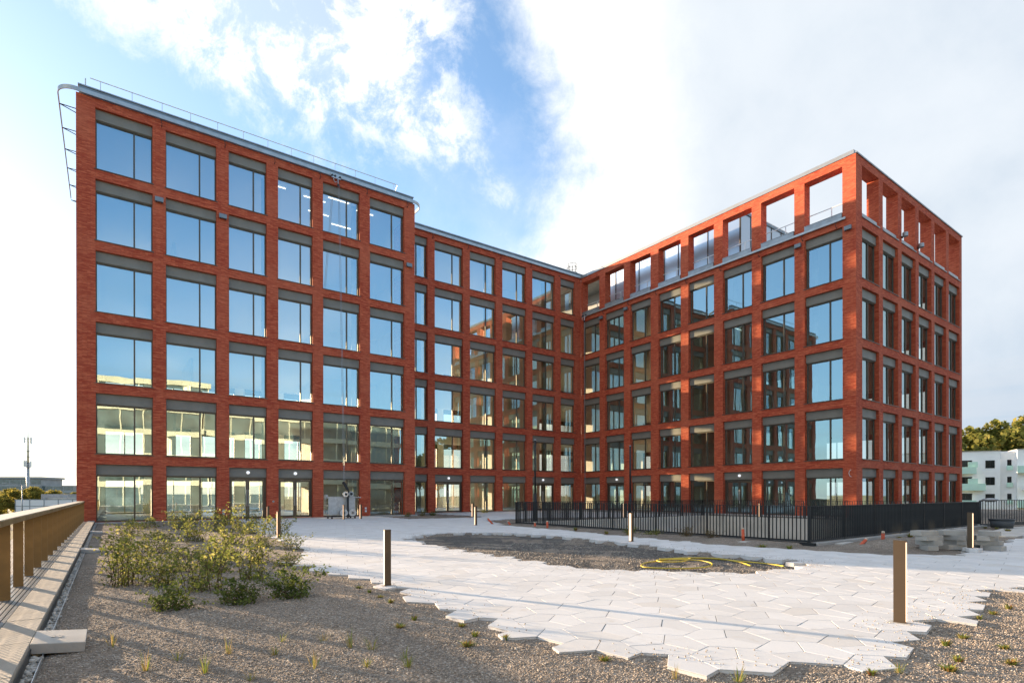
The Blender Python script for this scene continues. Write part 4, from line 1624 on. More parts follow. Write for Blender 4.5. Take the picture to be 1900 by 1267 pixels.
for (v, z, lab) in ((6.75, 0.055, 'nearest pale concrete block lying across the pebble strip'), (17.75, 0.03, 'second pale concrete block lying across the pebble strip'), (26.4, 0.03, 'farthest pale concrete block across the pebble strip by the wall')):
    t = thing('concrete_block', lab, 'concrete block', -0.37, v, z, 0.0, 'concrete blocks across the pebble strip')
    o = MB().prism([(-0.19, -0.30), (0.20, -0.30), (0.20, 0.30), (-0.19, 0.30)], -0.06, 0.03, 0, 0.006).build('slab', 'concrete', t)
    o.rotation_euler = (0, 0.10, 0)
    MB().box(-0.06, -0.03, -0.07, 0.02, 0.032, 0.036).box(-0.01, 0.02, -0.07, 0.02, 0.030, 0.034).build('stamp', 'kerb', t).rotation_euler = (0, 0.10, 0)


# ------------------------------------------------------------------ plants
def leaf_cloud(P, size, aspect=0.6, up=0.3, mat='leaf', name='foliage'):
    """rhombic leaves at the points P"""
    n = len(P)
    nrm = RNG.normal(0, 1, (n, 3))
    nrm[:, 2] = np.abs(nrm[:, 2]) + up
    nrm /= np.linalg.norm(nrm, axis=1)[:, None]
    a = np.cross(nrm, RNG.normal(0, 1, (n, 3)))
    a /= np.linalg.norm(a, axis=1)[:, None] + 1e-9
    b = np.cross(nrm, a)
    s = (np.asarray(size) * RNG.uniform(0.6, 1.35, n))[:, None]
    V = np.stack([P - a * s, P - b * s * aspect + nrm * s * 0.15, P + a * s, P + b * s * aspect + nrm * s * 0.15], 1)
    return raw_mesh(name, V.reshape(-1, 3), np.arange(4 * n), 4, mat)


def shrub_meshes(h, r, n_st, per, mat, size=0.022):
    """many thin arching stems from a broad foot, leafy down to the soil"""
    st = MB()
    pts = []
    for i in range(n_st):
        az = RNG.uniform(0, 6.283)
        f0 = r * 0.45 * math.sqrt(RNG.uniform(0, 1))
        a0 = RNG.uniform(0, 6.283)
        hh = h * RNG.uniform(0.30, 1.08) ** 1.15
        rr = r * RNG.uniform(0.1, 0.95)
        bx_, by_ = f0 * math.cos(a0), f0 * math.sin(a0)
        path = []
        for k in range(6):
            t = k / 5
            path.append((bx_ + rr * t ** 1.3 * math.cos(az) + RNG.normal(0, 0.014), by_ + rr * t ** 1.3 * math.sin(az) + RNG.normal(0, 0.014), hh * (t ** 0.85) * (1 - 0.22 * t * t)))
        st.tube(path, 0.005, 4, 0, False, 0.0015)
        pa = np.array(path)
        m = int(per * (0.5 + hh / h))
        t = RNG.uniform(0.03, 1.0, m) * 5
        i0 = np.minimum(t.astype(int), 4)
        f = (t - i0)[:, None]
        p = pa[i0] * (1 - f) + pa[i0 + 1] * f
        wdt = (0.055 - 0.006 * t)[:, None]
        pts.append(p + RNG.normal(0, 1, (m, 3)) * wdt * np.array([1, 1, 0.7]))
    P = np.concatenate(pts)
    P[:, 2] = np.abs(P[:, 2]) + 0.006
    return leaf_cloud(P, size, 0.6, 0.4, mat), st.mesh('stems', 'twig')


SHV = [shrub_meshes(0.52, 0.52, 30, 34, 'leaf_dark', 0.026), shrub_meshes(0.56, 0.62, 28, 18, 'leaf', 0.026), shrub_meshes(0.80, 0.55, 26, 20, 'leaf', 0.026),
       shrub_meshes(0.62, 0.72, 28, 17, 'leaf', 0.027), shrub_meshes(0.92, 0.50, 24, 21, 'leaf', 0.026), shrub_meshes(0.42, 0.66, 28, 16, 'leaf', 0.026)]
DRY = [shrub_meshes(0.50, 0.45, 26, 14, 'leaf_dry', 0.018), shrub_meshes(0.36, 0.50, 30, 24, 'leaf', 0.020)]


def shrub(u, v, var, s, label, group=None):
    t = thing('shrub', label, 'shrub', u, v, -0.045, RNG.uniform(0, 6.28), group)
    t.scale = (s, s, s * RNG.uniform(0.85, 1.15))
    put('foliage', var[0], t)
    put('stems', var[1], t)


ORD = ['first', 'second', 'third', 'fourth', 'fifth', 'sixth', 'seventh', 'eighth', 'ninth', 'tenth', 'eleventh', 'twelfth', 'thirteenth', 'fourteenth', 'fifteenth', 'sixteenth', 'seventeenth', 'eighteenth']


def image_x(u, v):
    x, y, _ = W(u, v)
    return x / y


def ranks(pts, sel):
    ids = sorted([i for i in range(len(pts)) if sel(i)], key=lambda i: image_x(*pts[i]))
    return {i: ORD[k] for k, i in enumerate(ids)}


SHRUB = [(0.66, 8.21), (1.43, 8.17), (2.08, 8.17), (1.19, 9.55), (0.24, 10.88), (0.7, 10.55), (0.41, 12.73), (1.07, 12.24), (1.64, 11.81), (2.01, 10.29), (0.34, 17.98), (0.99, 16.63), (1.5, 14.74), (2.11, 13.63),
         (2.58, 12.68), (2.92, 11.86), (0.61, 23.83), (1.44, 21.69), (2.16, 19.81), (2.93, 18.04), (3.5, 16.56), (3.9, 15.31), (1.34, 29.31), (2.4, 27.52), (3.53, 25.32), (4.25, 22.78), (4.86, 21.26), (3.3, 32.42), (4.66, 30.09), (5.32, 27.29)]
SPEC = {0: 'low shrub standing alone at the front left of the bed', 1: 'dark green spreading shrub second from the left in the front', 2: 'dense dark green shrub at the front right corner of the bed',
        3: 'small shrub just behind the front row of the bed', 4: 'shrub at the left edge of the bed near the pebble strip', 9: 'loose shrub behind the two dark front shrubs', 15: 'tall loose shrub reaching over the paving edge'}
rows = {}
for name, lo, hi in (('second', 9, 13), ('third', 13, 17), ('fourth', 17, 23), ('rear', 23, 40)):
    for i, o_ in ranks(SHRUB, lambda i: lo <= SHRUB[i][1] < hi and i not in SPEC).items():
        rows[i] = 'airy leafy shrub, %s from the left in the %s row of the planting bed' % (o_, name)
for i, (u, v) in enumerate(SHRUB):
    var = SHV[0] if i in (0, 1, 2) else SHV[1 + (i * 7) % 5]
    s = (0.85, 0.95, 1.0)[i] if i in (0, 1, 2) else random.uniform(0.75, 1.15)
    shrub(u, v, var, s * (1.24 if v > 18 else 1.06 if i > 2 else 0.86), SPEC.get(i) or rows[i], 'shrubs in the left planting bed')
for i, (u, v, lab) in enumerate(((15.45, 13.9, 'green shrub sprawling against the near fence, left one'), (15.4, 12.9, 'green shrub sprawling against the near fence, right one'), (15.55, 11.6, 'half dry shrub against the near fence'), (15.6, 10.7, 'dry brown shrub at the fence right of the bollard'),
                             (16.5, 34.9, 'small dark shrub before the last pier of the left wing'), (17.8, 35.2, 'small plant before the narrow window at the recess'), (18.8, 35.6, 'small yellowish plant beside the recessed pier'), (24.4, 37.4, 'small plant at the foot of the middle part'), (28.6, 38.6, 'small bright plant in front of the sunlit windows'))):
    shrub(u, v, DRY[0] if i in (2, 3) else DRY[1] if i < 2 else SHV[i % 3], 0.95 if i < 4 else 0.75, lab)


def tuft_mesh(n, h, spread, mat, w=0.004):
    vs, fs = [], []
    for i in range(n):
        a = RNG.uniform(0, 6.283)
        r0 = RNG.uniform(0, spread * 0.35)
        b0 = np.array([r0 * math.cos(a), r0 * math.sin(a), 0])
        hh = h * RNG.uniform(0.4, 1.1)
        out = spread * RNG.uniform(0.2, 1.0)
        d = np.array([math.cos(a), math.sin(a), 0])
        sd = np.array([-math.sin(a), math.cos(a), 0]) * w
        p1 = b0 + d * out * 0.4 + np.array([0, 0, hh * 0.6])
        p2 = b0 + d * out + np.array([0, 0, hh])
        k = len(vs)
        vs += [b0 - sd, b0 + sd, p1 + sd * 0.8, p1 - sd * 0.8, p2]
        fs += [(k, k + 1, k + 2), (k, k + 2, k + 3), (k + 3, k + 2, k + 4)]
    return raw_mesh('blades', np.array(vs), np.array(fs).ravel(), 3, mat)


GT = [tuft_mesh(18, 0.17, 0.075, 'grass', 0.0032), tuft_mesh(13, 0.14, 0.10, 'grass', 0.003), tuft_mesh(26, 0.11, 0.07, 'grass', 0.0032), tuft_mesh(20, 0.13, 0.11, 'grass', 0.0030)]
ST = [tuft_mesh(60, 0.045, 0.075, 'sedum', 0.007), tuft_mesh(50, 0.06, 0.06, 'sedum', 0.006)]
GRASS = [(0.88, 5.59), (1.38, 5.77), (1.2, 5.27), (1.71, 5.53), (1.84, 5.12), (1.97, 4.92), (1.73, 4.43), (1.37, 4.67), (0.63, 5.08), (0.89, 4.68), (2.0, 4.23), (2.1, 4.5), (3.58, 2.78), (3.91, 2.45), (5.09, 1.79), (0.03, 6.5), (0.25, 5.44), (0.49, 5.63)]
SEDUM = [(3.13, 8.36), (3.1, 7.85), (3.08, 7.39), (3.01, 6.88), (2.54, 5.57), (2.84, 5.83), (3.11, 5.23), (3.01, 4.8), (2.76, 4.54), (3.17, 4.49), (3.46, 3.43), (9.02, 1.99), (8.55, 2.03), (8.07, 2.04), (6.89, 1.87), (6.35, 1.85), (6.67, 1.5), (5.85, 1.62), (6.15, 1.34), (4.86, 1.9), (5.51, 1.58)]
WEED = [(14.17, 8.16), (14.31, 7.5), (20.82, 7.31), (21.62, 7.28), (21.74, 7.01), (22.27, 6.79), (30.12, 7.4), (29.6, 6.9), (27.99, 6.2), (14.7, 14.45), (14.9, 13.6), (15.0, 16.43)]


def tuft(name, me, u, v, label, group, s=1.0, cat='grass tuft'):
    o = put(name, me, None, W(u, v, ground_height(u, v) - 0.004), (0, 0, RNG.uniform(0, 6.28)), label, cat, group)
    o.scale = (s, s, s)


gr1 = ranks(GRASS, lambda i: i not in (12, 13, 14))
gr2 = ranks(GRASS, lambda i: i in (12, 13, 14))
for i, (u, v) in enumerate(GRASS):
    g = 'thin upright grass tuft, %s from the left in the left foreground gravel' % gr1[i] if i in gr1 else 'short grass tuft at the front paving edge, %s from the left' % gr2[i]
    tuft('grass_tuft', GT[(i * 7) % 4], u, v, g, 'grass tufts in the left gravel' if i not in (12, 13, 14) else 'grass tufts by the paving edge', random.uniform(0.75, 1.15))
sd1 = ranks(SEDUM, lambda i: SEDUM[i][0] > 4.5)
sd2 = ranks(SEDUM, lambda i: SEDUM[i][0] <= 4.5 and SEDUM[i][1] > 6.5)
sd3 = ranks(SEDUM, lambda i: SEDUM[i][0] <= 4.5 and SEDUM[i][1] <= 6.5)
for i, (u, v) in enumerate(SEDUM):
    if u > 4.5:
        tuft('sedum_plant', ST[i % 2], u, v, 'low sedum plant in the sunlit lower right gravel, %s from the left' % sd1[i], 'sedum plants at the lower right', random.uniform(0.9, 1.3), 'sedum')
    elif v > 6.5:
        tuft('sedum_plant', ST[i % 2], u, v, 'reddish low plant beside the left bollard, %s from the left' % sd2[i], 'reddish plants by the left bollard', random.uniform(0.9, 1.2), 'sedum')
    else:
        tuft('sedum_plant', ST[i % 2], u, v, 'low green sedum along the front left paving edge, %s from the left' % sd3[i], 'sedum plants along the paving edge', random.uniform(0.9, 1.3), 'sedum')
wd = ranks(WEED, lambda i: True)
for i, (u, v) in enumerate(WEED):
    tuft('weed', ST[i % 2], u, v, 'flat green weed in the soil near the fence, %s from the left' % wd[i], 'weeds by the fence', random.uniform(1.6, 2.6), 'weed')

# ------------------------------------------------------------------ yellow hose in the oval
def smooth_path(pts, n=8):
    P = [Vector(p) for p in pts]
    out = []
    for i in range(len(P) - 1):
        a, b_, c, d_ = P[max(i - 1, 0)], P[i], P[i + 1], P[min(i + 2, len(P) - 1)]
        for k in range(n):
            t = k / n
            out.append(0.5 * ((2 * b_) + (c - a) * t + (2 * a - 5 * b_ + 4 * c - d_) * t * t + (3 * b_ - a - 3 * c + d_) * t ** 3))
    out.append(P[-1])
    return out


hz = -0.062
hp = [(10.25, 8.15, hz), (9.5, 8.1, hz), (8.95, 7.8, hz), (8.85, 7.5, hz), (9.3, 7.0, hz), (10.0, 6.9, hz), (10.5, 7.25, hz + 0.01), (10.5, 7.75, hz + 0.02), (9.95, 8.15, hz + 0.02), (9.7, 7.9, hz + 0.02), (10.0, 7.6, hz + 0.03),
      (10.5, 7.75, hz + 0.035), (10.7, 7.95, hz + 0.02), (10.5, 8.2, hz), (10.95, 8.05, hz), (11.25, 7.6, hz), (11.3, 7.0, hz), (11.35, 6.45, hz), (11.08, 5.92, hz + 0.02)]
o = MB().tube(smooth_path(hp), 0.0145, 7).build('garden_hose', 'hose', None, True, rot=(0, 0, TH), label='yellow hose lying in loops on the dark gravel oval', cat='hose')
hp2 = [(10.2, 8.35, hz), (10.8, 8.0, hz + 0.02), (11.2, 7.5, hz + 0.02), (11.1, 6.9, hz), (10.75, 6.45, hz)]
MB().tube(smooth_path(hp2), 0.0145, 7).build('garden_hose', 'hose', None, True, rot=(0, 0, TH), label='loose straight end of yellow hose beside the loops', cat='hose')

# ------------------------------------------------------------------ loose slabs, pipes, tub
STACK_MESH = PAVER_MESH.copy()
STACK_MESH.materials.clear()
STACK_MESH.materials.append(M['stack'])


def slab_stack(u, v, n, which, rot0):
    rank = ['bottom slab', 'second slab', 'third slab', 'fourth slab', 'fifth slab']
    for k in range(n):
        nm = rank[k] if k < n - 1 else 'top slab'
        o = put('paving_slab', STACK_MESH, None, W(u + random.gauss(0, 0.05), v + random.gauss(0, 0.05), 0.121 * (k + 1) + 0.002), (0, 0, TH + rot0 + random.choice((0, 1.047, 2.094, 3.14)) + random.gauss(0, 0.08)),
                'grey five-sided paving slab, %s of the %s stack at right' % (nm, which), 'paving slab', 'stacked paving slabs')
        o.scale = (1.12, 1.12, 1.4)


slab_stack(16.85, 5.25, 4, 'leftmost', 0.2)
slab_stack(17.55, 4.95, 4, 'second', 0.9)
slab_stack(17.95, 4.35, 4, 'rightmost', 1.7)
slab_stack(18.30, 4.85, 4, 'rear', 0.5)
put('paving_slab', PAVER_MESH, None, W(17.13, 4.46, 0.088), (0, 0, TH + 0.4), 'single grey slab carrying the bollard by the paver stacks', 'paving slab')
for (u, v, a, lab) in ((18.1, 6.05, 0.3, 'loose paving slab on the soil left of the stacks'), (19.0, 6.0, 1.4, 'second loose paving slab on the soil left of the stacks'), (19.9, 6.2, 2.2, 'third loose slab on the soil behind the stacks')):
    put('paving_slab', PAVER_MESH, None, W(u, v, 0.05), (0, 0, TH + a), lab, 'paving slab')
for (u, v, w, d, lab) in ((15.35, 9.3, 0.7, 0.25, 'thin pale slab lying beside the near fence'), (17.1, 7.35, 0.9, 0.22, 'thin pale slab lying at the near fence corner'), (23.4, 7.3, 1.3, 0.25, 'thin pale slab lying along the dark fence')):
    t = thing('stone_slab', lab, 'slab', u, v, 0.0, 0.05)
    MB().prism([(-w / 2, -d / 2), (w / 2, -d / 2 + 0.03), (w / 2 - 0.05, d / 2), (-w / 2 + 0.02, d / 2)], -0.05, 0.03, 0, 0.005).build('slab', 'concrete', t)
for (u, v, h, tilt, az, lab) in ((15.25, 22.6, 0.42, 0.75, 2.6, 'leaning orange pipe stub left of the fence end'), (15.3, 21.2, 0.25, 0.6, 2.6, 'short leaning orange pipe stub beside the fence end'), (15.3, 19.4, 0.22, 0.2, 1.0, 'tiny orange pipe stub by the left fence kerb'),
                                 (15.1, 18.3, 0.32, 0.15, 1.0, 'upright orange pipe stub by the left fence kerb'), (15.45, 9.5, 0.42, 0.08, 1.0, 'upright orange pipe stub before the near fence'), (16.75, 6.85, 0.30, 0.85, 5.9, 'orange pipe stub lying at the fence corner'),
                                 (17.7, 6.62, 0.38, 0.22, 3.6, 'leaning orange pipe stub in the soil heap')):
    t = thing('pipe_stub', lab, 'pipe', u, v, -0.05, 0, 'orange pipe stubs in the soil')
    d = Vector((math.sin(tilt) * math.cos(az), math.sin(tilt) * math.sin(az), math.cos(tilt)))
    MB().tube([(0, 0, 0), tuple(d * h)], 0.045, 12).build('pipe', 'orange', t, True)
    MB().tube([tuple(d * h), tuple(d * (h + 0.05))], 0.041, 12).build('cap', 'pvc', t, True)
t = thing('tub', 'dark grey plastic tub on the path at the far right', 'tub', 30.3, 6.9, 0.0, 0.2)
tb = MB()
for k in range(20):
    pass
tb.tube([(0, 0, 0.01), (0, 0, 0.34)], 0.36, 18, 0, True, 0.42)
tb.build('body', 'tub', t, True)
MB().tube([(0, 0, 0.34), (0, 0, 0.38)], 0.45, 18).build('rim', 'tub', t, True)
MB().tube([(0, 0, 0.381), (0, 0, 0.384)], 0.40, 18).build('soil', 'bed', t, True)
t = thing('street_lamp', 'black garden lamp with flat grey hood behind the right fence', 'street lamp', 33.0, 8.3, -0.05)
MB().tube([(0, 0, 0), (0, 0, 1.15)], 0.05, 10).build('pole', 'black', t, True)
MB().tube([(0, 0, 1.12), (0.25, -0.15, 1.2)], 0.025, 8).build('arm', 'black', t, True)
hd = MB()
hd.ball((0.45, -0.26, 1.2), 0.32, 14, 6, 0.28)
hd.build('hood', 'zinc', t, True)
# path at the far right, beyond the fence corner
MB().prism([(24.5, 6.3), (31.0, 6.9), (46, 5.2), (46, 2.0), (33.2, 2.0), (33.2, 5.6), (24.5, 5.2)], -0.06, -0.004).build('side_path', 'concrete', None, rot=(0, 0, TH), kind='structure')

# ------------------------------------------------------------------ lift cradle below its ropes
cr = thing('lift_cradle', 'grey mesh lift cradle with black mast standing before the left wing', 'lift cradle', 11.55, 33.6, 0.0)
fr = MB()
x0, x1, y0, y1, zb, zt = -0.85, 0.75, -0.1, 0.55, 0.28, 1.32
for x in (x0, -0.28, 0.25, x1):
    for y in (y0, y1):
        fr.box(x - 0.02, x + 0.02, y - 0.02, y + 0.02, zb, zt)
for z in (zb, 0.8, zt):
    fr.box(x0, x1, y0 - 0.02, y0 + 0.02, z - 0.02, z + 0.02).box(x0, x1, y1 - 0.02, y1 + 0.02, z - 0.02, z + 0.02)
    fr.box(x0 - 0.02, x0 + 0.02, y0, y1, z - 0.02, z + 0.02).box(x1 - 0.02, x1 + 0.02, y0, y1, z - 0.02, z + 0.02)
fr.tube([(-1.1, -0.1, 1.30), (1.15, -0.1, 1.28)], 0.025, 6)
fr.build('frame', 'steel', cr)
for (a, c) in ((x0 + 0.02, -0.30), (-0.26, 0.23), (0.27, x1 - 0.02)):
    MB().box(a, c, y0 - 0.006, y0 + 0.006, zb + 0.02, zt - 0.02).build('mesh_panel', 'alu', cr)
MB().box(x0, x1, y0, y1, zb - 0.05, zb - 0.02).build('floor_plate', 'alu', cr)
for (x, r) in ((-0.02, 0.22), (0.50, 0.22)):
    w = MB().disc((x, -0.38, 0.36), (0, 1, 0), r, 0.12, 20).build('wheel', 'rubber', cr, False)
    MB().disc((x, -0.445, 0.36), (0, 1, 0), r * 0.55, 0.03, 16).build('rim', 'steel', w)
    MB().disc((x, -0.47, 0.36), (0, 1, 0), 0.05, 0.04, 10).build('hub', 'black_plastic', w)
MB().box(0.20, 0.30, -0.36, -0.26, 0.05, 1.75).build('mast', 'black', cr)
wn = MB().disc((0.10, -0.33, 1.48), (0.4, 1, 0), 0.17, 0.14, 16).disc((0.42, -0.33, 1.50), (-0.2, 1, 0), 0.16, 0.14, 16).build('winch', 'steel', cr)
MB().disc((0.10, -0.42, 1.48), (0.4, 1, 0), 0.08, 0.06, 12).disc((0.42, -0.42, 1.50), (-0.2, 1, 0), 0.08, 0.06, 12).build('drum', 'black_plastic', wn)
MB().tube([(0.25, -0.31, 1.72), (0.18, -0.31, 1.86), (-0.05, -0.31, 2.22)], 0.085, 10).build('motor', 'black_plastic', cr)
cas = MB()
cas.box(-0.8, 0.7, -0.45, -0.40, 0.12, 0.16).box(-0.8, 0.7, 0.35, 0.40, 0.12, 0.16).box(-0.8, -0.75, -0.42, 0.4, 0.12, 0.16).box(0.65, 0.7, -0.42, 0.4, 0.12, 0.16)
for (x, y) in ((-0.75, -0.4), (0.65, -0.4), (-0.75, 0.36), (0.65, 0.36)):
    cas.disc((x, y, 0.06), (0, 1, 0), 0.055, 0.05, 10)
cas.build('castor_frame', 'black', cr)
MB().disc((-1.02, -0.12, 1.33), (1, 0.3, 0), 0.13, 0.10, 14).build('buffer_wheel', 'steel', cr)


def trolley(label, u, v, z, rz):
    t = thing('rail_trolley', label, 'trolley', u, v, z, rz, 'trolleys on the lift rails')
    MB().box(-0.30, 0.30, -0.14, -0.06, -0.04, 0.04).build('beam', 'steel', t)
    m = MB()
    for x in (-0.26, -0.08, 0.24):
        m.disc((x, -0.13, 0.09), (0, 1, 0), 0.07, 0.08, 12)
    m.build('roller', 'black_plastic', t)
    m = MB()
    m.tube([(-0.10, -0.15, -0.02), (-0.22, -0.2, -0.18), (-0.10, -0.2, -0.36), (0.0, -0.2, -0.30)], 0.025, 6).tube([(0.10, -0.15, -0.02), (0.10, -0.2, -0.42)], 0.03, 6)
    m.tube([(-0.36, -0.1, 0.24), (-0.28, -0.1, 0.0)], 0.018, 5).tube([(0.34, -0.1, 0.14), (0.28, -0.1, 0.0)], 0.018, 5)
    m.build('hanger', 'steel', t)
    MB().disc((0.10, -0.2, -0.48), (0, 1, 0), 0.08, 0.07, 12).build('pulley', 'black_plastic', t)
    return t


trolley('small rope trolley hanging from the roof rail above the fifth window column', 12.15, PA - 0.12, 22.20, 0)
trolley('small rope trolley on the rail at the inner corner', PC - 0.14, 39.1, 18.42, -math.pi / 2)
for (p, q, lab) in (((12.25, PA - 0.32, 21.7), (11.55, 33.3, 2.2), 'left steel rope from the roof trolley down to the lift cradle'), ((12.33, PA - 0.32, 21.7), (11.62, 33.3, 2.2), 'right steel rope from the roof trolley down to the lift cradle'),
                    ((PC - 0.34, 39.0, 17.95), (PC - 0.75, 38.5, 0.1), 'steel rope hanging down the inner corner from its trolley')):
    t = put('steel_rope', None, None, (0, 0, 0), (0, 0, TH), lab, 'rope')
    MB().tube([p, q], 0.011 if 'inner' not in lab else 0.03, 5).build('strand', 'cable', t)

# ------------------------------------------------------------------ background
def tree_parts(h, r, n_leaf, mat, leaf=0.30, trunk_h=0.35):
    m = MB()
    m.tube([(0, 0, 0), (0.05, 0.03, h * 0.25), (0.0, 0.0, h * 0.6)], h * 0.022, 8, 0, True, h * 0.008)
    cl = []
    nc = 26
    for i in range(nc):
        az, t = RNG.uniform(0, 6.283), RNG.uniform(0, 1)
        zz = h * (trunk_h + (1 - trunk_h) * t)
        rad = r * math.sin(math.pi * min(0.97, 0.15 + 0.80 * t)) * RNG.uniform(0.25, 0.95)
        c = np.array([rad * math.cos(az), rad * math.sin(az), zz * RNG.uniform(0.94, 1.0)])
        cl.append((c, r * RNG.uniform(0.20, 0.42)))
        if i % 2 == 0:
            m.tube([(0, 0, h * trunk_h * 0.8), (c[0] * 0.5, c[1] * 0.5, (zz + h * trunk_h) / 2 * 0.95), tuple(c)], h * 0.008, 5, 0, False, h * 0.002)
    P = []
    per = n_leaf // nc
    for c, cr_ in cl:
        q = RNG.normal(0, 1, (per, 3))
        q /= np.linalg.norm(q, axis=1)[:, None]
        q *= (RNG.uniform(0.25, 1, per) ** 0.5)[:, None] * cr_
        q[:, 2] *= 0.75
        P.append(c + q)
    return leaf_cloud(np.concatenate(P), leaf, 0.7, 0.2, mat, 'crown'), m.mesh('trunk', 'bark')


TREES = [tree_parts(11.0, 4.6, 5200, 'tree_leaf'), tree_parts(9.0, 4.2, 4600, 'tree_leaf_gold', 0.26), tree_parts(13.0, 5.2, 5600, 'tree_leaf', 0.32), tree_parts(7.0, 3.9, 4200, 'tree_leaf_gold', 0.24, 0.15)]


def tree(x, y, z, k, s, label, group):
    t = put('tree', None, None, (x, y, z), (0, 0, RNG.uniform(0, 6.28)), label, 'tree', group)
    t.scale = (s, s, s * RNG.uniform(0.9, 1.1))
    put('crown', TREES[k][0], t)
    put('trunk', TREES[k][1], t)


GZ = -4.6
LT_ = [(-12, 152, 3), (12, 165, 3), (30, 150, 1), (48, 168, 3), (66, 150, 1), (84, 176, 3), (100, 158, 1), (118, 195, 3), (137, 230, 1), (22, 210, 1), (75, 215, 1)]
LTL = ['golden bushy tree at the far left edge of the view', 'golden bushy tree left of the mast, nearest the road', 'taller golden tree left of the mast', 'golden tree right behind the mast foot', 'broad golden tree right of the mast',
       'golden tree between the mast and the brick wing', 'tall golden tree above the white barrier', 'small distant golden tree near the ramp', 'distant golden tree beside the brick wing', 'distant tree behind the left golden trees', 'distant tree behind the middle golden trees']
for (px, Y, k), lab in zip(LT_, LTL):
    tree((px - 950) / 1035.56 * Y, Y, GZ, k, 1.0 if k == 3 else 0.85, lab, 'golden trees beyond the railing')
for i, (px, Y, s, lab) in enumerate(((1775, 118, 1.22, 'tree behind the white flats, half hidden by the brick corner'), (1800, 122, 1.30, 'tree rising behind the left roof of the white flats'), (1822, 116, 1.20, 'tree behind the middle roof of the white flats'),
                                     (1848, 120, 1.32, 'broad tree behind the roof right of the flats window column'), (1872, 118, 1.45, 'tall tree behind the white flats at right'), (1900, 120, 1.5, 'tallest tree behind the white flats at the right edge'))):
    tree((px - 950) / 1035.56 * Y, Y, GZ, (0, 2)[i % 2], s * 1.12, lab, 'trees behind the white flats')

# white flats on the right
ap = put('white_flats', None, None, (85.4 * 1.0, 100.0, GZ), (0, 0, -0.50), 'white rendered block of flats with green glass balconies', 'building')
zr = 13.7


def ap_wall(pts, z0, z1, name='wall', mat='white_render'):
    MB().prism(pts, z0, z1).build(name, mat, ap)


ap_wall([(-16, 0), (1.6, 0), (1.6, 9), (-16, 9)], 0, zr)
ap_wall([(1.6, 0.9), (3.75, 0.2), (3.75, 9), (1.6, 9)], 0, zr - 0.02)
ap_wall([(3.75, -0.8), (16, -0.8), (16, 9), (3.75, 9)], 0, zr + 0.1)
ap_wall([(-16.15, -0.12), (1.7, -0.12), (1.7, 9.1), (-16.15, 9.1)], zr, zr + 0.12, 'roof_edge', 'concrete')
ap_wall([(3.65, -0.92), (16.1, -0.92), (16.1, 9.1), (3.65, 9.1)], zr + 0.1, zr + 0.22, 'roof_edge', 'concrete')
WF = MB()
WF.box(-0.65, 0.65, -0.03, 0.06, 0, 0.06).box(-0.65, 0.65, -0.03, 0.06, 1.34, 1.40).box(-0.65, -0.59, -0.03, 0.06, 0.06, 1.34).box(0.59, 0.65, -0.03, 0.06, 0.06, 1.34).box(-0.03, 0.03, -0.03, 0.06, 0.06, 1.34)
wf_me = WF.mesh('window', 'black_plastic')
wp_me = MB().box(-0.59, 0.59, -0.012, 0.03, 0.06, 1.34).mesh('pane', 'win_dark')
WN = MB().box(-0.28, 0.28, -0.03, 0.05, 0, 0.05).box(-0.28, 0.28, -0.03, 0.05, 1.55, 1.60).box(-0.28, -0.24, -0.03, 0.05, 0.05, 1.55).box(0.24, 0.28, -0.03, 0.05, 0.05, 1.55)
wn_me = WN.mesh('window', 'black_plastic')
wnp_me = MB().box(-0.24, 0.24, -0.012, 0.03, 0.05, 1.55).mesh('pane', 'win_dark')
for k in range(4):
    zf = 0.95 + 3.0 * k
    for x in (-12.0, -9.0, 0.2, 8.5, 12.0):
        yy = -0.02 if x < 2 else -0.82
        o = put('window', wf_me, ap, (x, yy, zf + 0.75))
        put('pane', wp_me, o)
    o = put('window', wn_me, ap, (2.95, 0.42, zf + 0.6), (0, 0, -0.31))
    put('pane', wnp_me, o)
    if k > 0:
        MB().box(2.5, 3.35, 0.02, 0.06, zf + 0.35, zf + 1.15).build('balcony_glass', 'green_glass', ap)
    # french windows and balconies at the left and right
    for x in (-3.3, 6.0):
        yy = 0.0 if x < 2 else -0.8
        o = MB().box(x - 0.95, x + 0.95, yy - 0.03, yy + 0.03, zf, zf + 2.15).build('balcony_door', 'win_dark', ap)
        MB().box(x - 1.0, x + 1.0, yy - 0.05, yy + 0.02, zf + 2.15, zf + 2.23).box(x - 0.04, x + 0.04, yy - 0.05, yy - 0.03, zf, zf + 2.15).build('frame', 'black_plastic', o)
        if k > 0:
            w0, w1 = (x - 2.6, x + 1.3) if k % 2 else (x - 1.6, x + 2.6)
            sl2 = MB().box(w0, w1, yy - 1.35, yy - 0.03, zf - 0.22, zf - 0.05).build('balcony', 'white_render', ap)
            MB().box(w0, w1, yy - 1.40, yy - 1.37, zf - 0.25, zf + 1.0).build('balcony_glass', 'green_glass', sl2)
            MB().box(w1 + 0.01, w1 + 0.04, yy - 1.37, yy - 0.05, zf - 0.25, zf + 1.0).build('balcony_glass', 'green_glass', sl2)
            if k > 1:
                MB().box(x + 0.2, x + 1.6, yy - 1.0, yy - 0.97, zf + 0.9, zf + 1.9).build('privacy_screen', 'green_glass', sl2)

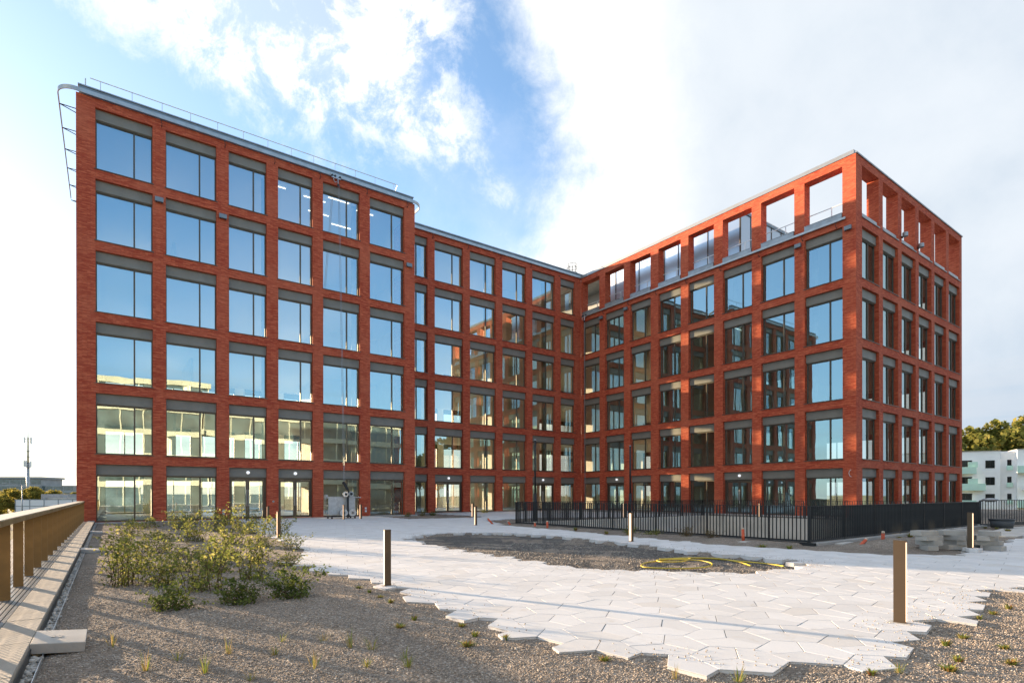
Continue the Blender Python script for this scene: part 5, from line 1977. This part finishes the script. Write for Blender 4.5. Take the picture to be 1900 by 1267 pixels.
# mast, far buildings, road on the left
ms = put('radio_mast', None, None, (-173.4, 200, GZ), None, 'tall grey radio mast with antenna panels beyond the railing', 'mast')
MB().tube([(0, 0, 0), (0, 0, 18)], 0.62, 12, 0, True, 0.42).build('shaft', 'zinc', ms, True)
MB().tube([(0, 0, 18), (0, 0, 27.0)], 0.34, 10, 0, True, 0.28).build('upper_shaft', 'cream', ms, True)
MB().tube([(0, 0, 27.0), (0, 0, 29.0)], 0.12, 6).build('tip', 'cream', ms, True)
pm = MB().box(-0.22, 0.22, -0.15, 0.15, -1.1, 1.1).mesh('antenna_panel', 'white_metal')
for (x, y, z) in ((-1.0, -0.3, 26.0), (1.3, -0.2, 25.6), (0.3, 0.9, 26.0), (-0.9, -0.5, 17.6), (1.3, -0.4, 17.4), (0.2, -1.0, 17.5)):
    o = put('antenna_panel', pm, ms, (x, y, z), (0, 0, RNG.uniform(-0.5, 0.5)))
    MB().tube([(0, 0, 0.3), (-x, -y, 0.3)], 0.08, 5).tube([(0, 0, -0.5), (-x, -y, -0.5)], 0.08, 5).build('arm', 'black', o)
for z in (22.0, 20.0, 16.2):
    MB().tube([(0, 0, z), (0, 0, z + 0.15)], 0.7, 12).build('platform', 'zinc_dark', ms)

fb = put('far_office', None, None, (-345, 350, GZ), (0, 0, 0.15), 'long low glass office building far behind the golden trees', 'building')
MB().box(-40, 44, 0, 22, 0, 17.0).build('wall', 'far_wall', fb)
MB().box(44, 62, 2, 22, 0, 12.8).build('wall', 'far_wall', fb)
MB().box(-41, 45, -0.8, 23, 17.0, 18.2).build('roof_edge', 'far_wall', fb)
for k in range(4):
    z = 1.6 + 4.0 * k
    for i in range(14):
        o = MB().box(-39 + 6 * i, -33.6 + 6 * i, -0.08, 0.1, z, z + 2.6).build('window', 'far_glass', fb)
    if k < 3:
        for i in range(3):
            MB().box(44.6 + 6 * i, 49.8 + 6 * i, 1.92, 2.1, z, z + 2.6).build('window', 'far_glass', fb)
fh = put('far_hall', None, None, (-400, 480, GZ), (0, 0, 0.1), 'flat grey hall on the horizon right of the office', 'building')
MB().box(-10, 60, 0, 30, 0, 13).build('wall', 'far_wall', fh)
MB().box(-10.5, 60.5, -0.5, 30.5, 13, 13.8).build('roof_edge', 'zinc', fh)
for i in range(8):
    MB().box(-6 + 8 * i, -1 + 8 * i, -0.1, 0.1, 4, 7).build('window', 'far_glass', fh)

wb = put('white_barrier', None, None, (-109, 130, GZ), (0, 0, 0.05), 'white panelled road barrier with dark posts beyond the railing', 'barrier')
for i in range(5):
    MB().box(-6.3 + 3.2 * i, -3.2 + 3.2 * i, -0.05, 0.05, 0.6, 5.1).build('panel', 'paint', wb)
    MB().box(-6.42 + 3.2 * i, -6.28 + 3.2 * i, -0.12, 0.12, 0, 5.3).build('post', 'zinc_dark', wb)
MB().box(-6.3, 9.6, -0.09, -0.055, 3.6, 3.75).box(-6.3, 9.6, -0.09, -0.055, 5.1, 5.25).build('rail', 'zinc_dark', wb)
rp = put('road_ramp', None, None, (-118, 150, GZ), None, 'curved concrete road ramp beside the white barrier', 'ramp')
path = [(0, -6), (3, 2), (8, 14), (16, 30), (28, 48)]
for (off, z1, nm, mt, w) in ((0, 5.6, 'deck', 'concrete', 7.0), (-3.4, 6.5, 'parapet', 'kerb', 0.35), (3.4, 6.5, 'parapet', 'kerb', 0.35)):
    m = MB()
    N = len(path)
    m.band([(x + off, y) for x, y in path], w, 0, z1)
    m.build(nm, mt, rp)
for (px, Y, tz, lab) in ((41, 120, 3.7, 'tall slim street lamp left of the mast'), (70, 165, 3.6, 'slim street lamp right of the mast'), (113, 190, 1.6, 'small distant street lamp above the ramp')):
    t = put('street_lamp', None, None, ((px - 950) / 1035.56 * Y, Y, GZ), None, lab, 'street lamp', 'street lamps beyond the railing')
    hgt = tz - GZ
    MB().tube([(0, 0, 0), (0, 0, hgt)], 0.13, 8, 0, True, 0.08).build('pole', 'zinc_dark', t, True)
    MB().tube([(0, 0, hgt), (-1.6, 0, hgt + 0.3), (-3.4, 0, hgt + 0.5)], 0.06, 6).build('arm', 'zinc_dark', t, True)
    MB().box(-4.2, -3.2, -0.18, 0.18, hgt + 0.42, hgt + 0.58).build('head', 'zinc', t)
MB().prism([(-400, 118), (-60, 96), (-60, 104), (-400, 128)], -4.7, -4.56).build('road', 'asphalt', None, kind='structure')

# ------------------------------------------------------------------ the office opposite, behind the photographer: it shows in the panes
op = put('opposite_office', None, None, (0, 0, 0), (0, 0, TH), 'cream banded office opposite, mirrored in the lower panes', 'building')


def bands(u0, u1, v0, v1, n, fl, setb=0.0):
    for k in range(n):
        z = k * fl
        MB().box(u0, u1, v0 + 0.5, v1, z + 0.02, z + fl).build('inner_core', 'far_wall', op)
        MB().box(u0 - 0.4, u1 + 0.4, v1 - 0.2, v1 + 0.55, z + fl - 0.75, z + fl + 0.1).build('slab_band', 'cream', op)
        nn = int((u1 - u0) / 2.9)
        for i in range(nn):
            a = u0 + i * (u1 - u0) / nn
            o = MB().box(a + 0.08, a + (u1 - u0) / nn - 0.08, v1 + 0.02, v1 + 0.1, z + 0.15, z + fl - 0.76).build('window', 'far_glass', op)
        for i in range(nn + 1):
            a = u0 + i * (u1 - u0) / nn
            MB().box(a - 0.08, a + 0.08, v1 + 0.02, v1 + 0.26, z + 0.1, z + fl - 0.76).build('mullion', 'cream', op)


bands(-16, 13, -46, -30, 5, 3.85)
bands(13.5, 48, -48, -31, 4, 3.85)
for i, (u, v, k, s) in enumerate(((56, -24, 0, 1.0), (63, -30, 2, 1.1), (72, -26, 0, 1.2), (80, -34, 2, 1.1), (50, -20, 1, 0.9))):
    x, y, z = W(u, v, 0)
    tree(x, y, -0.05 if u < 69 else GZ, k, s, '%s tree behind the photographer, mirrored in the end wall panes' % ORD[i], 'trees behind the photographer')
